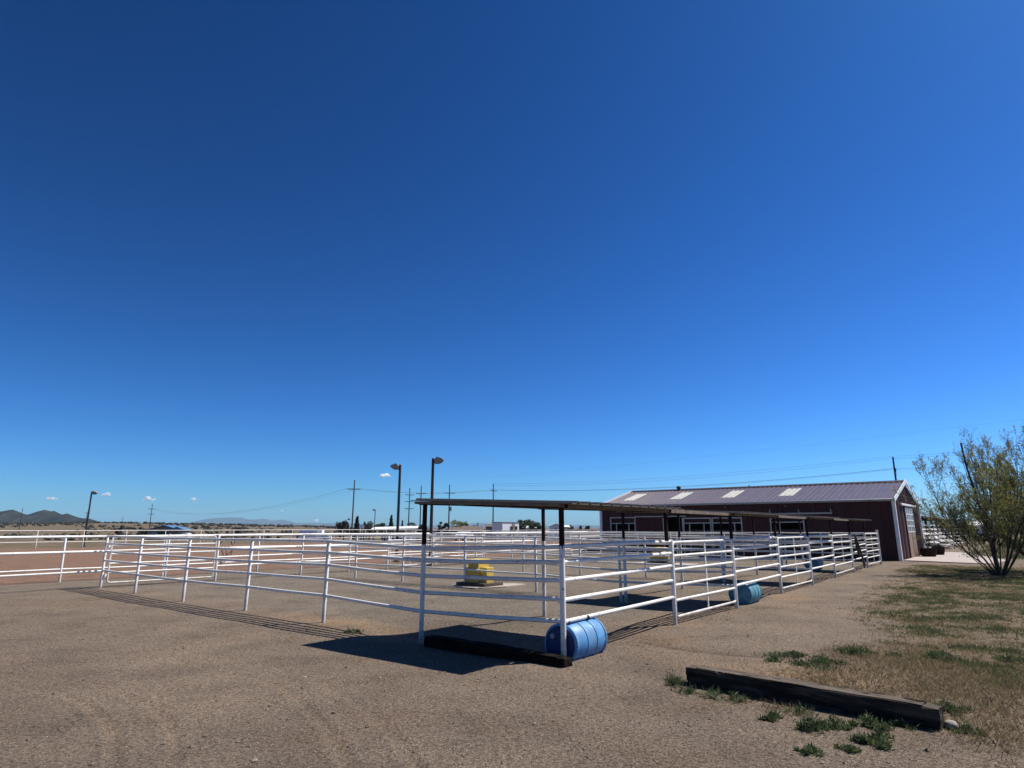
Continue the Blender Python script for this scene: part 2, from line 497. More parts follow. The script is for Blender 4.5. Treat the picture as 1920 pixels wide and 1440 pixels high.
def attr_leaf(name):                 # blades that carry their own colour
    m, nt, bs = new_mat(name)
    at = N(nt, 'ShaderNodeVertexColor', layer_name='tint')
    nt.links.new(at.outputs['Color'], bs.inputs['Base Color'])
    bs.inputs['Roughness'].default_value = 0.75
    bs.inputs['Specular IOR Level'].default_value = 0.2
    if name == 'grass_blade':
        tr = N(nt, 'ShaderNodeBsdfTranslucent'); nt.links.new(at.outputs['Color'], tr.inputs['Color'])
        mx = N(nt, 'ShaderNodeMixShader'); mx.inputs[0].default_value = 0.4
        nt.links.new(bs.outputs[0], mx.inputs[1]); nt.links.new(tr.outputs[0], mx.inputs[2])
        nt.links.new(mx.outputs[0], nt.nodes['Material Output'].inputs['Surface'])
    return m
M['blade'] = attr_leaf('grass_blade')
M['pebble'] = attr_leaf('gravel_stone')

def ground_mat():
    m, nt, bs = new_mat('dry_gravel_ground')
    a1 = N(nt, 'ShaderNodeVertexColor', layer_name='zone')
    s1 = N(nt, 'ShaderNodeSeparateColor'); nt.links.new(a1.outputs['Color'], s1.inputs[0])
    a2 = N(nt, 'ShaderNodeVertexColor', layer_name='zone2')
    s2 = N(nt, 'ShaderNodeSeparateColor'); nt.links.new(a2.outputs['Color'], s2.inputs[0])
    big = noise(nt, 0.35, 5, 0.6); mid = noise(nt, 2.3, 6, 0.65); fine = noise(nt, 26, 6, 0.7); grit = noise(nt, 110, 4, 0.7)
    c = ramp(nt, big, [(0.32, (0.171, 0.121, 0.084)), (0.48, (0.171, 0.132, 0.099)), (0.66, (0.208, 0.156, 0.113))])
    c = mix(nt, s1.outputs[1], c, ramp(nt, mid, [(0.3, (0.145, 0.121, 0.093)), (0.7, (0.187, 0.154, 0.120))]))      # grey pen footing
    c = mix(nt, s1.outputs[0], c, ramp(nt, mid, [(0.3, (0.166, 0.098, 0.066)), (0.7, (0.219, 0.137, 0.095))]))       # red arena dirt
    c = mix(nt, s1.outputs[2], c, ramp(nt, mid, [(0.3, (0.109, 0.086, 0.048)), (0.7, (0.154, 0.119, 0.071))]))      # lawn soil
    c = mix(nt, s2.outputs[0], c, ramp(nt, mid, [(0.3, (0.217, 0.142, 0.084)), (0.7, (0.268, 0.186, 0.116))]))       # orange straw dust
    c = mix(nt, s2.outputs[1], c, ramp(nt, big, [(0.3, (0.104, 0.079, 0.048)), (0.7, (0.176, 0.134, 0.084))]))       # far dry grass
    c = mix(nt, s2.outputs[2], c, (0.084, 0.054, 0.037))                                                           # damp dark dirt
    patch = noise(nt, 0.9, 5, 0.6)
    c = mix(nt, 1.0, c, ramp(nt, patch, [(0.34, 0.80), (0.5, 1.0), (0.68, 1.12)]), 'MULTIPLY')
    c = mix(nt, 1.0, c, ramp(nt, fine, [(0.38, 0.62), (0.5, 1.0), (0.62, 1.32)]), 'MULTIPLY')
    c = mix(nt, 1.0, c, ramp(nt, grit, [(0.40, 0.45), (0.5, 1.0), (0.60, 1.6)]), 'MULTIPLY')
    vo = N(nt, 'ShaderNodeTexVoronoi'); vo.inputs['Scale'].default_value = 11
    tc = N(nt, 'ShaderNodeTexCoord'); nt.links.new(tc.outputs['Object'], vo.inputs['Vector'])
    c = mix(nt, 1.0, c, ramp(nt, vo.outputs['Distance'], [(0.0, 0.42), (0.10, 0.75), (0.2, 1.0)]), 'MULTIPLY')
    vo2 = N(nt, 'ShaderNodeTexVoronoi'); vo2.inputs['Scale'].default_value = 46
    nt.links.new(tc.outputs['Object'], vo2.inputs['Vector'])
    c = mix(nt, 1.0, c, ramp(nt, vo2.outputs['Distance'], [(0.1, 1.22), (0.45, 1.0), (0.75, 0.72)]), 'MULTIPLY')
    nt.links.new(c, bs.inputs['Base Color'])
    bs.inputs['Roughness'].default_value = 0.95
    bs.inputs['Specular IOR Level'].default_value = 0.15
    ad = N(nt, 'ShaderNodeMath', operation='MULTIPLY_ADD')
    nt.links.new(fine, ad.inputs[0]); ad.inputs[1].default_value = 2.0; nt.links.new(grit, ad.inputs[2])
    lump = noise(nt, 7.5, 3, 0.55)
    ad2 = N(nt, 'ShaderNodeMath', operation='MULTIPLY_ADD')
    nt.links.new(lump, ad2.inputs[0]); ad2.inputs[1].default_value = 2.6; nt.links.new(ad.outputs[0], ad2.inputs[2])
    bump(nt, bs, ad2.outputs[0], 0.9, 0.016)
    return m
M['ground'] = ground_mat()

# ------------------------------------------------------------------ ground: one sheet, fine near the camera, out to the horizon
def lawn_density(x, y):
    """0..1 how grassy a spot of the yard is"""
    dx, dy = x - A0[0], y - A0[1]
    a = dx * U[0] + dy * U[1]; b = dx * V[0] + dy * V[1]
    n = fbm(x * 1.7, y * 1.7, 77, 4); n2 = fbm(x * 0.22, y * 0.22, 78, 3)
    edge = -3.75 + 0.13 * a
    right = sm(-(b - edge) + (n2 - 0.5) * 2.2, -0.5, 1.6)
    along = sm(a, 0.6, 2.2) * (1 - sm(a, 27, 30))
    d = right * along * (0.42 + 0.8 * sm(n, 0.40, 0.60))
    far_strip = 0.6 * sm(a, 15, 18) * (1 - sm(a, 27, 30)) * sm(-b, 0.9, 2.5) * sm(n, 0.4, 0.6)
    return np.clip(np.maximum(d, far_strip), 0, 1)

def ground_sheet():
    r = [0.6]
    while r[-1] < 9000:
        r.append(r[-1] * 1.013 + 0.004 if r[-1] < 120 else r[-1] * 1.035)
    r = np.array(r)
    fine = np.linspace(R(-50), R(50), 380)
    rest = np.linspace(R(50), R(310), 70)[1:]
    th = np.concatenate([fine, rest])             # closes back on itself
    nt_ = len(th)
    RR, TT = np.meshgrid(r, th, indexing='ij')
    X = RR * np.sin(TT); Y = RR * np.cos(TT)
    Z = H(X, Y)
    nr = len(r)
    idx = np.arange(nr * nt_).reshape(nr, nt_)
    i0 = idx[:-1, :]; i1 = idx[1:, :]
    q = np.stack([i0, np.roll(i0, -1, 1), np.roll(i1, -1, 1), i1], -1).reshape(-1, 4)
    q = q[:, ::-1]
    dx, dy = X - A0[0], Y - A0[1]
    a = dx * U[0] + dy * U[1]; b = dx * V[0] + dy * V[1]
    n = fbm(X * .7, Y * .7, 21) - .5
    nb = fbm(X * .18, Y * .18, 23) - .5
    arena = sm(b + n * .8, 19.6, 20.4) * (1 - sm(b, 61.5, 62.5)) * sm(a, -9, -8) * (1 - sm(a, 78, 80))
    pen = sm(b + n * .6, .6, 1.6) * (1 - sm(b, 15.9, 16.3)) * sm(a + n * .5, -.2, .5) * (1 - sm(a, 28, 29)) * (0.55 + 0.9 * sm(nb, -.2, .2))
    alley = sm(b, 16.0, 16.6) * (1 - sm(b, 19.3, 20)) * 0.6
    lawn = np.maximum(.85 * sm(a, 37, 42) * (1 - sm(a, 85, 100)) * sm(-b + nb * 3, 1.0, 3.5), 0)
    lawn = np.maximum(lawn, lawn_density(X, Y)); lawn = np.maximum(lawn, 0.55 * sm(-b + nb * 3, 2.6, 4.6) * sm(a, -.3, 1.2))
    straw = np.exp(-((b + 0.25 + n) / 0.7) ** 2) * sm(a, .6, 1.5) * (1 - sm(a, 9, 14)) * sm(n, -.25, .3)
    straw = straw + np.exp(-((a - .55 + n * .8) / .6) ** 2 - ((b + 3.1) / 1.25) ** 2) * .9
    straw = straw + .75 * np.exp(-((a + .15 + n) / .55) ** 2 - ((b - 5) / 2.0) ** 2)
    for rad in (5.1, 5.55, 6.75, 7.2):
        qq = np.hypot(X + 7.6, Y - 3.0) - rad - 0.25 * (fbm(X * .5, Y * .5, 41) - .5)
        straw = straw + .2 * np.exp(-(qq / .07) ** 2) * sm(fbm(X * 1.1, Y * 1.1, 43), .36, .58) * (1 - sm(np.hypot(X, Y), 9, 13))
    far = sm(np.hypot(X, Y), 62, 95) * (1 - arena)
    far = np.maximum(far, sm(b, 62.5, 64)) * (1 - arena)
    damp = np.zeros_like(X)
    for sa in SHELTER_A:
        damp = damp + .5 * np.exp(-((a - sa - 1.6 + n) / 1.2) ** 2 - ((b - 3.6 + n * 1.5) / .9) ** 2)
    # narrow furrow left by a hose across the side yard
    fur = np.exp(-((a - 1.55 - 0.25 * np.sin(b * 1.3) + n * .25) / .07) ** 2) * sm(-b, .3, .9) * (1 - sm(-b, 2.3, 3.0))
    damp = damp + .75 * fur
    Z = Z - 0.03 * fur
    one = np.ones_like(X)
    z1 = np.stack([arena, np.clip(np.maximum(pen, alley), 0, 1), np.clip(lawn, 0, 1), one], -1).reshape(-1, 4)
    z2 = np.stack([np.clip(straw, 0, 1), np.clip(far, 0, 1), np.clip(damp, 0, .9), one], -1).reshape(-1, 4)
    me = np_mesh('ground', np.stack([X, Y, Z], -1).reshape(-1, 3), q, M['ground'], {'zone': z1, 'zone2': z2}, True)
    return tag(put('ground', me), 'brown gravel yard and dry plain reaching the horizon', 'ground', kind='structure')
ground_sheet()

# ------------------------------------------------------------------ mountains
def mountain(name, label, prof, Y, depth, mat_, seed, base_py=990):
    prof = np.array(prof, float)
    px = np.arange(prof[0, 0], prof[-1, 0] + .1, (prof[-1, 0] - prof[0, 0]) / 320)
    py = np.interp(px, prof[:, 0], prof[:, 1])
    top = np.array([bz(v, Y) for v in py])
    x = np.array([bx(v, Y) for v in px])
    t = np.linspace(-1, 1, 41)
    Xg, Tg = np.meshgrid(x, t)
    Tops = np.broadcast_to(top, Xg.shape)
    sp_ = np.clip(1 - np.abs(Tg), 0, 1)
    nn = fbm(Xg / (depth * .11), Tg * 4.5, seed, 5) - .5
    ridge = np.abs(fbm(Xg / (depth * .2), Tg * 2.0, seed + 5, 4) - .5) * 2
    Zg = Tops * (sp_ ** 1.15) * (1 + (0.5 * nn - .35 * ridge) * (1 - sp_ ** 6))
    Xg = Xg * (1 + .0 * Tg)
    Yg = Y + Tg * depth
    nr, nc = Xg.shape
    idx = np.arange(nr * nc).reshape(nr, nc)
    q = np.stack([idx[:-1, :-1], idx[:-1, 1:], idx[1:, 1:], idx[1:, :-1]], -1).reshape(-1, 4)
    me = np_mesh(name, np.stack([Xg, Yg, Zg - 3], -1).reshape(-1, 3), q, mat_, None, True)
    return tag(put(name, me), label, 'mountain', kind='structure')

def mountain_mat(name, c1, c2, c3, scale):
    m, nt, bs = new_mat(name)
    n = noise(nt, scale, 8, 0.7)
    c = ramp(nt, n, [(0.35, c1), (0.55, c2), (0.72, c3)])
    nt.links.new(c, bs.inputs['Base Color'])
    bs.inputs['Roughness'].default_value = 1.0
    bs.inputs['Specular IOR Level'].default_value = 0.0
    return m
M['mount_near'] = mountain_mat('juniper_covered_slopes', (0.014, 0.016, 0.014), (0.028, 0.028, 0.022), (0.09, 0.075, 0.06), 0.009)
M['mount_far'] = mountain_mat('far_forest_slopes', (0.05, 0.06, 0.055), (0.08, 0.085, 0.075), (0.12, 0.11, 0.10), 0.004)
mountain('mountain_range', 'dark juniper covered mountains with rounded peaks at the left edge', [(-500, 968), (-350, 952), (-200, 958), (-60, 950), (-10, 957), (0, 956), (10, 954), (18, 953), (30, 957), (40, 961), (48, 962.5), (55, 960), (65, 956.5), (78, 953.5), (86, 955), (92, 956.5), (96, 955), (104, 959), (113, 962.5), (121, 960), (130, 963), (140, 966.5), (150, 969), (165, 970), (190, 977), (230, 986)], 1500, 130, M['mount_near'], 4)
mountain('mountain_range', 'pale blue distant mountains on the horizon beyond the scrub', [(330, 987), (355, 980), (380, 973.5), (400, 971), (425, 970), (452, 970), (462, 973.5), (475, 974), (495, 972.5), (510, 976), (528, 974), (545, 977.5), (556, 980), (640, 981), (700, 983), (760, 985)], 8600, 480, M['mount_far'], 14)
mountain('mountain_range', 'low hazy blue ridge far behind the houses and barn', [(740, 987), (860, 984), (890, 980.5), (915, 981), (940, 984.5), (1040, 985.5), (1090, 984), (1130, 985), (1300, 982), (1500, 981), (1735, 977), (1800, 972), (1860, 976), (1920, 974), (2200, 978), (2500, 986)], 8900, 400, M['mount_far'], 24)

# ------------------------------------------------------------------ corral: pipe fences and gates
PEN_RAILS = [1.49, 1.28, 1.04, 0.78, 0.49]
_post_cache = {}
def post_mesh(h, r):
    k = (h, r)
    if k not in _post_cache:
        m = MB().path([(0, 0, -0.25), (0, 0, h), (0, 0, h + .012), (0, 0, h + .018)], [r, r, r * .8, r * .3], 12)
        _post_cache[k] = m.mesh('post', M['white_pipe'])
    return _post_cache[k]

def fence(name, label, pts, rails, group=None, r_rail=0.030, r_post=0.036, h=1.50, ends=(True, True), posts=True, mat_=None, collar=True):
    a0, b0 = pts[0]
    x0, y0 = w(a0, b0)
    root = empty(name, (x0, y0, h1(x0, y0)), RZ, label, 'fence', group)
    z0 = h1(x0, y0)
    loc = []
    for a, b in pts:
        x, y = w(a, b)
        loc.append((a - a0, b - b0, h1(x, y) - z0))
    if posts:
        for i, p in enumerate(loc):
            if (i == 0 and not ends[0]) or (i == len(loc) - 1 and not ends[1]): continue
            o = put('post', post_mesh(h, r_post), root, p)
            o.rotation_euler = (random.uniform(-.012, .012), random.uniform(-.012, .012), random.random() * 6)
    for z in rails:
        path = []
        for i, p in enumerate(loc):
            path.append((p[0], p[1], p[2] + z + random.uniform(-.008, .008)))
            if i < len(loc) - 1:
                q = loc[i + 1]
                path.append(((p[0] + q[0]) / 2, (p[1] + q[1]) / 2, (p[2] + q[2]) / 2 + z - random.uniform(0, .012)))
        m = MB().path(path, r_rail, 10)
        if collar and len(path) > 2:                       # sleeve where two lengths of pipe meet
            i = random.randrange(len(path) - 1)
            p, q = Vector(path[i]), Vector(path[i + 1])
            t = random.uniform(.2, .8); s = p.lerp(q, t); d = (q - p).normalized()
            m.tube(s - d * .03, s + d * .03, r_rail * 1.12, n=10)
        m.build('rail', mat_ or M['white_pipe'], root)
    return root

def gate(label, p0, p1, group, tilt=0.0, top=1.47, mid=True, chain=True):
    a0, b0 = p0; a1, b1 = p1
    x0, y0 = w(a0, b0); z0 = h1(x0, y0)
    L = math.hypot(a1 - a0, b1 - b0)
    ang = math.atan2(b1 - b0, a1 - a0)
    root = empty('pipe_gate', (x0, y0, z0), RZ + ang, label, 'gate', group)
    e, f = 0.06, L - 0.05
    zz = [top, 1.22, 0.97, 0.69, 0.42, 0.13]
    r = 0.026
    MB().path([(e + .08, 0, top), (e + .02, 0, top - .02), (e, 0, top - .09), (e, 0, 0.19), (e + .02, 0, .15), (e + .08, 0, .13)], r, 8).build('end_frame', M['white_pipe'], root)
    MB().path([(f - .08, 0, top), (f - .02, 0, top - .02), (f, 0, top - .09), (f, 0, 0.19), (f - .02, 0, .15), (f - .08, 0, .13)], r, 8).build('end_frame', M['white_pipe'], root)
    for i, z in enumerate(zz):
        i0 = e + .08 if i in (0, 5) else e
        i1 = f - .08 if i in (0, 5) else f
        MB().tube((i0, 0, z), (i1, 0, z + random.uniform(-.008, .008)), r, n=10).build('rail', M['white_pipe'], root)
    if mid:
        MB().box((L * .5, 0, (top + .13) / 2), (.045, .02, top - .13)).build('brace', M['white_pipe'], root)
    for z in (1.2, 0.35):
        MB().tube((-.02, 0, z - .05), (-.02, 0, z + .05), .028, n=8).bev((.03, 0, z), (.09, .03, .05), .006).build('hinge', M['white_pipe'], root)
    if chain:
        pts = [(f - .02 + .1 * math.sin(t), .035 * math.cos(t), 1.42 - .16 * abs(math.sin(t)) - .05 * t / 3) for t in np.linspace(0, math.pi, 9)]
        MB().path([(e + .10, .03, top + .01), (e + .03, .035, top - .10), (e - .02, .035, top - .22), (e - .05, .035, top - .08), (e - .075, .02, top + .01)], .011, 6).build('chain', M['white_pipe'], root)
    return root

RP = [(-.5, -.38), (3.4, -.2), (6.65, -.18), (10.55, -.02), (13.85, .0), (17.5, .12), (21.4, .28), (24.6, .32), (28.2, .38)]
FRONT_B = [-.38, 2.42, 5.1, 7.95, 10.92, 13.82, 16.34]
AL = 16.25                      # alley side of the pens
fence('pen_fence', 'long five rail white pipe fence along the front of the nearest pen', [(-.5, b) for b in FRONT_B], PEN_RAILS, 'white pipe pen fences')
side_lbl = ['short white pipe side fence over the bright blue barrel', 'short white pipe side fence over the teal barrel', 'short white pipe side fence, third bay from the near corner', 'short white pipe side fence with a dark rope hung on it']
for i in range(4):
    sf = fence('pen_fence', side_lbl[i], [RP[2 * i], RP[2 * i + 1]], PEN_RAILS, 'white pipe pen fences', ends=(i > 0, True))
    if i == 0:                                              # wire ties that hold the barrel to the bottom rail
        for t in (.10, .62):
            MB().path([(t, .01, .482), (t + .03, .011, .482)], [.036, .036], 10).build('wire_tie', M['black'], sf)
gate_lbl = ['six rail white gate nearest the blue barrel', 'six rail white gate just past the teal barrel', 'six rail white gate third along the side fence', 'six rail white gate against the barn end post']
for i in range(4):
    gate(gate_lbl[i], RP[2 * i + 1], RP[2 * i + 2], 'white pipe gates')
end_post = empty('end_post', (*w(*RP[8]), 0), RZ, 'thick white end post of the side fence near the barn corner', 'post')
MB().path([(0, 0, -.2), (0, 0, 1.62), (0, 0, 1.64)], [.055, .055, .03], 12).build('pipe', M['white_pipe'], end_post)
MB().tube((0, 0, 1.60), (0, 0, 1.65), .06, n=12).build('cap', M['white_pipe'], end_post)
DIV = {2: [(6.65, b) for b in (-.18, 2.75, 5.42, 8.15, 11.0, 13.5)] + [(6.2, AL)],
       4: [(13.8, 0.0), (13.5, 2.7), (13.2, 5.4), (12.98, 8.05), (12.98, 10.8), (13.05, 13.5), (13.1, AL)],
       6: [(21.4 + .02 * b, b) for b in (.28, 2.9, 5.6, 8.3, 11.0, 13.6, AL)],
       8: [(28.2, b) for b in (.38, 3, 5.6, 8.3, 11.0, 13.6, AL)]}
dl = {2: 'white pipe fence dividing the first two pens at the yellow waterer', 4: 'white pipe fence dividing the two middle pens', 6: 'white pipe fence dividing the last two pens at the far waterer', 8: 'white pipe fence closing the last pen before the barn wall'}
for k, pts in DIV.items():
    fence('pen_fence', dl[k], pts, PEN_RAILS, 'white pipe pen fences', ends=(False, True), r_rail=.027)
# alley side
AL4 = [1.49, 1.05, 0.78, 0.49]
fence('alley_fence', 'white pipe fence closing the back of the first pen by its gate', [(2.85, 16.1), (6.2, AL)], AL4, 'white pipe alley fences', ends=(True, False))
fence('alley_fence', 'white pipe fence at the back of the second pen', [(6.2, AL), (8.4, AL), (10.5, 16.35)], AL4, 'white pipe alley fences', ends=(False, True))
fence('alley_fence', 'white pipe fence at the back of the third pen, ending behind the shelter posts', [(16.6, AL), (19, AL), (21.5, AL)], AL4, 'white pipe alley fences', ends=(True, False))
fence('alley_fence', 'white pipe fence at the back of the fourth pen left of the barn', [(21.5, AL), (24.6, AL)], AL4, 'white pipe alley fences', ends=(False, True))
gate('wide white gate at the far left corner of the nearest pen', (-.42, 16.3), (2.8, 16.1), 'white pipe gates', mid=True, chain=False)
gate('white gate from the alley into the second pen beside the light pole', (10.5, 16.35), (13.05, AL), 'white pipe gates', chain=False)
gate('white gate from the alley into the third pen', (13.15, AL), (16.6, AL), 'white pipe gates', chain=False)
gate('white gate from the alley into the last pen before the barn', (24.6, AL), (28.15, AL), 'white pipe gates', chain=False)
fence('alley_fence', 'three rail white fence leaving the far left pen corner toward the left edge', [(-.5, 16.34), (-4.2, 16.4), (-7.9, 16.5)], [1.49, 1.05, .47], 'white pipe alley fences', ends=(False, True))
fence('arena_fence', 'three rail white fence along the near side of the red dirt arena', [(-11.0, 19.8), (-7.6, 19.8), (-4.1, 19.75), (-.57, 19.75), (2.7, 19.6), (6.3, 19.55)] + [(9.85 + 3.55 * i, 19.6) for i in range(13)], [1.47, 0.97, 0.40], 'white arena fences')
fence('arena_fence', 'two rail white fence on the far side of the arena before the scrub hills', [(-1 + 3.55 * i, 62) for i in range(0, 22)], [1.5, .52], 'white arena fences', r_rail=.033)
fence('arena_fence', 'white rail fence across the far end of the arena', [(74.5, 62 - 3.9 * i) for i in range(0, 11)], [1.5, .95, .5], 'white arena fences', ends=(False, True), r_rail=.035, r_post=.04)
fence('arena_fence', 'white rail fence of the paddock behind the arena, left of the barn', [(52, 20 + 3.5 * i) for i in range(0, 12)], [1.45, 1.0, .5], 'white arena fences', ends=(False, True), r_rail=.03)
fence('arena_fence', 'short white rail fence beside the barn end across the alley', [(33.5, 20.0), (33.5, 23.2), (33.5, 26.4), (33.5, 29.6)], [1.45, 1.0, .5], 'white arena fences', ends=(False, True))

# ------------------------------------------------------------------ shade shelters
def rib_profile(L, pitch=0.30, hgt=0.032, top=0.04, base=0.09):
    pts = [(0, 0)]
    k = int(round(L / pitch))
    for i in range(k):
        c = (i + .5) * pitch
        pts += [(c - base / 2, 0), (c - top / 2, hgt), (c + top / 2, hgt), (c + base / 2, 0)]
    pts.append((L, 0))
    return pts

def ribbed(L, ext, pitch=0.30, hgt=0.032, thick=0.012):
    """sheet lying in the xy plane, profile along x, ribs along y"""
    pr = rib_profile(L, pitch, hgt)
    m = MB()
    n = len(pr)
    vs_ = [(x, 0, z) for x, z in pr] + [(x, ext, z) for x, z in pr] + [(x, 0, z - thick) for x, z in pr] + [(x, ext, z - thick) for x, z in pr]
    fs = []
    for i in range(n - 1):
        fs += [(i, i + 1, n + i + 1, n + i), (2 * n + i, 3 * n + i, 3 * n + i + 1, 2 * n + i + 1), (i, 2 * n + i, 2 * n + i + 1, i + 1), (n + i, n + i + 1, 3 * n + i + 1, 3 * n + i)]
    fs += [(0, n, 3 * n, 2 * n), (n - 1, 3 * n - 1, 4 * n - 1, 2 * n - 1)]
    return m.add(vs_, fs)

SHEET_W, SHEET_L = 0.92, 3.25
sheet_me = ribbed(SHEET_W + .02, SHEET_L, pitch=.307, hgt=.034).mesh('roof_sheet', M['sheet'], smooth=False)
def shelter(i, label):
    a0, b0 = RP[2 * i]
    x0, y0 = w(a0, b0); z0 = 0.0
    root = empty('shade_shelter', (x0, y0, z0), RZ + 0.006, label, 'shelter', 'shade shelters along the side fence')
    LB, LA = 2.78, 3.42
    zr, zl = 2.02, 2.13                                    # underside of beams, right and left
    def dark_post(x, y, ztop, zfrom=1.46, foot=True):
        o = MB().bev((x, y, (zfrom + ztop) / 2), (.06, .06, ztop - zfrom), .006).build('post', M['rust_iron'], root)
        if foot:
            MB().path([(x, y, -.3), (x, y, zfrom), (x, y, zfrom + .02)], [.039, .039, .036], 12).build('painted_base', M['white_pipe'], o)
    dark_post(0, 0, zr, foot=True)
    dark_post(0, LB, zl)
    dark_post(LA, LB, zl)
    dark_post(LA + .06, 0.04, zr, zfrom=1.51, foot=False)
    # cross beams along b, purlins along a
    for x in (0, LA):
        MB().beam((x, -.10, zr + .026), (x, LB + .12, zl + .026), .05, .055).build('beam', M['rust_iron'], root)
    for k in range(4):
        t = k / 3
        y = -.06 + t * (LB + .12)
        z = zr + t * (zl - zr) + .030
        MB().beam((.03, y, z), (LA - .03, y, z), .045, .045).beam((-.13, y, z), (-.03, y, z), .045, .045).build('purlin', M['purlin'], root)
    MB().beam((-.145, -.1, zr + .034), (-.145, 1.35, zr + .034 + .055), .02, .042).beam((-.145, 1.37, zr + .036 + .055), (-.145, LB + .1, zl + .034), .02, .042).build('edge_angle', M['purlin'], root)
    sl = math.atan2(zl - zr, LB)
    for k in range(4):
        o = put('roof_sheet', sheet_me, root, (-.2 + k * SHEET_W, -.32, zr + .058 + random.uniform(0, .006)))
        o.rotation_euler = (sl, random.uniform(-.004, .004), 0)
    if i < 3:                                              # purlin carried on over the gate to the next shelter
        c0, d0 = RP[2 * i + 2]
        ll = c0 - a0
        MB().beam((LA + .04, -.05, zr + .03), (ll - .16, d0 - b0 - .08, zr + .03), .045, .06).build('tie_purlin', M['purlin'], root)
    return root
sh_lbl = ['brown steel shade shelter with corrugated roof at the near corner', 'brown steel shade shelter over the teal barrel pen', 'brown steel shade shelter third from the near corner', 'brown steel shade shelter nearest the barn']
for i in range(4): shelter(i, sh_lbl[i])

# ------------------------------------------------------------------ barn
BA, BB = 32.35, 0.1
BW, BL, EAVE, RIDGE_Z = 9.9, 18.5, 3.32, 4.52
bxy = w(BA, BB)
barn = empty('barn', (bxy[0], bxy[1], 0), RZ, 'long maroon ribbed metal barn with skylights in its brown roof', 'barn')
OPEN = [(4.7, 6.6), (8.36, 12.2), (12.3, 13.62), (15.8, 17.74)]
OZ = 2.45
def wall_panel(y0, y1, z0, z1, x=0.0, flip=False):
    L = y1 - y0
    if L < .03: return
    m = MB()
    pr = [(0, 0)]
    c = math.ceil((y0 + .05) / .308) * .308
    while c < y1 - .05:
        q = c - y0
        pr += [(q - .04, 0), (q - .018, .03), (q + .018, .03), (q + .04, 0)]
        c += .308
    pr.append((L, 0))
    s = 1 if flip else -1
    poly = [(x + s * d, y0 + q, z0) for q, d in pr] + [(x - s * .03, y1, z0), (x - s * .03, y0, z0)]
    m.prism(poly, (0, 0, z1 - z0)).build('wall_panel', M['barn_red'], barn, smooth=False)
PWID = BL / 20
for k in range(20):
    y0, y1 = k * PWID, (k + 1) * PWID - .004
    cuts = sorted(set([y0, y1] + [v for o in OPEN for v in o if y0 < v < y1]))
    for p, q in zip(cuts[:-1], cuts[1:]):
        mid = (p + q) / 2
        inside = any(o[0] < mid < o[1] for o in OPEN)
        wall_panel(p, q, OZ if inside else -.05, EAVE)
    wall_panel(y0, y1, -.05, EAVE, BW, True)
def top_at(x):
    return EAVE + (RIDGE_Z - EAVE) * (1 - abs(x - BW / 2) / (BW / 2)) - .03
DOOR = (3.0, 6.95, 3.02)
for y, n_ in ((0, -1), (BL, 1)):
    for k in range(11):
        x0, x1 = k * BW / 11, (k + 1) * BW / 11 - .004
        xs = sorted(set([x0, x1] + [v for v in (BW / 2, DOOR[0], DOOR[1]) if x0 < v < x1]))
        for p, q in zip(xs[:-1], xs[1:]):
            md = (p + q) / 2
            z0 = DOOR[2] if (n_ < 0 and DOOR[0] < md < DOOR[1]) else -.05
            poly = [(p, y, z0), (q, y, z0), (q, y, top_at(q)), (p, y, top_at(p))]
            m = MB().prism(poly, (0, -n_ * .03, 0))
            c = math.ceil((p + .05) / .308) * .308
            while c < q - .05:
                m.prism([(c - .04, y, z0), (c + .04, y, z0), (c + .04, y, top_at(c) - .01), (c - .04, y, top_at(c) - .01)], (0, n_ * .022, 0))
                c += .308
            m.build('gable_panel', M['barn_red'], barn, smooth=False)
# roof sheets, each one panel wide
OH = .28
sl_len = math.hypot(BW / 2 + OH, (RIDGE_Z - EAVE) * (1 + OH / (BW / 2)))
sl_ang = math.atan2(RIDGE_Z - EAVE, BW / 2)
rp_me = ribbed(PWID + .004, sl_len, pitch=PWID / 3, hgt=.036, thick=.01).mesh('roof_sheet', M['barn_roof'], smooth=False)
zs = EAVE - (RIDGE_Z - EAVE) * OH / (BW / 2) + .02
for k in range(-0, 20):
    for side in (0, 1):
        o = put('roof_sheet', rp_me, barn)
        # profile runs along the barn, ribs up the slope
        ex = Vector((0, 1, 0))
        ey = Vector((math.cos(sl_ang), 0, math.sin(sl_ang))) if side == 0 else Vector((-math.cos(sl_ang), 0, math.sin(sl_ang)))
        ez = Vector((-math.sin(sl_ang), 0, math.cos(sl_ang))) if side == 0 else Vector((math.sin(sl_ang), 0, math.cos(sl_ang)))
        y = k * PWID
        orig = Vector((-OH, y, zs)) if side == 0 else Vector((BW + OH, y, zs))
        mt = Matrix(((ex.x, ey.x, ez.x, orig.x), (ex.y, ey.y, ez.y, orig.y), (ex.z, ey.z, ez.z, orig.z), (0, 0, 0, 1)))
        o.matrix_local = mt
# skylight sheets on the near slope
sky_me = ribbed(PWID * 0.98, sl_len * .44, pitch=PWID / 3, hgt=.036, thick=.006).mesh('skylight', M['skylight'], smooth=False)
for yb in (16.55, 12.9, 9.15, 5.5):
    k = round(yb / PWID)
    ey = Vector((math.cos(sl_ang), 0, math.sin(sl_ang))); ez = Vector((-math.sin(sl_ang), 0, math.cos(sl_ang)))
    o = put('skylight', sky_me, barn)
    og = Vector((-OH, k * PWID + .008, zs)) + ey * (sl_len * .33) + ez * .012
    o.matrix_local = Matrix(((0, ey.x, ez.x, og.x), (1, ey.y, ez.y, og.y), (0, ey.z, ez.z, og.z), (0, 0, 0, 1)))
zt = zs + math.sin(sl_ang) * sl_len
MB().prism([(BW / 2 - .30, -.08, zt - .02), (BW / 2, -.08, zt + .075), (BW / 2 + .30, -.08, zt - .02), (BW / 2, -.08, zt + .04)], (0, BL + .16, 0)).build('ridge_cap', M['ridge'], barn, smooth=False)
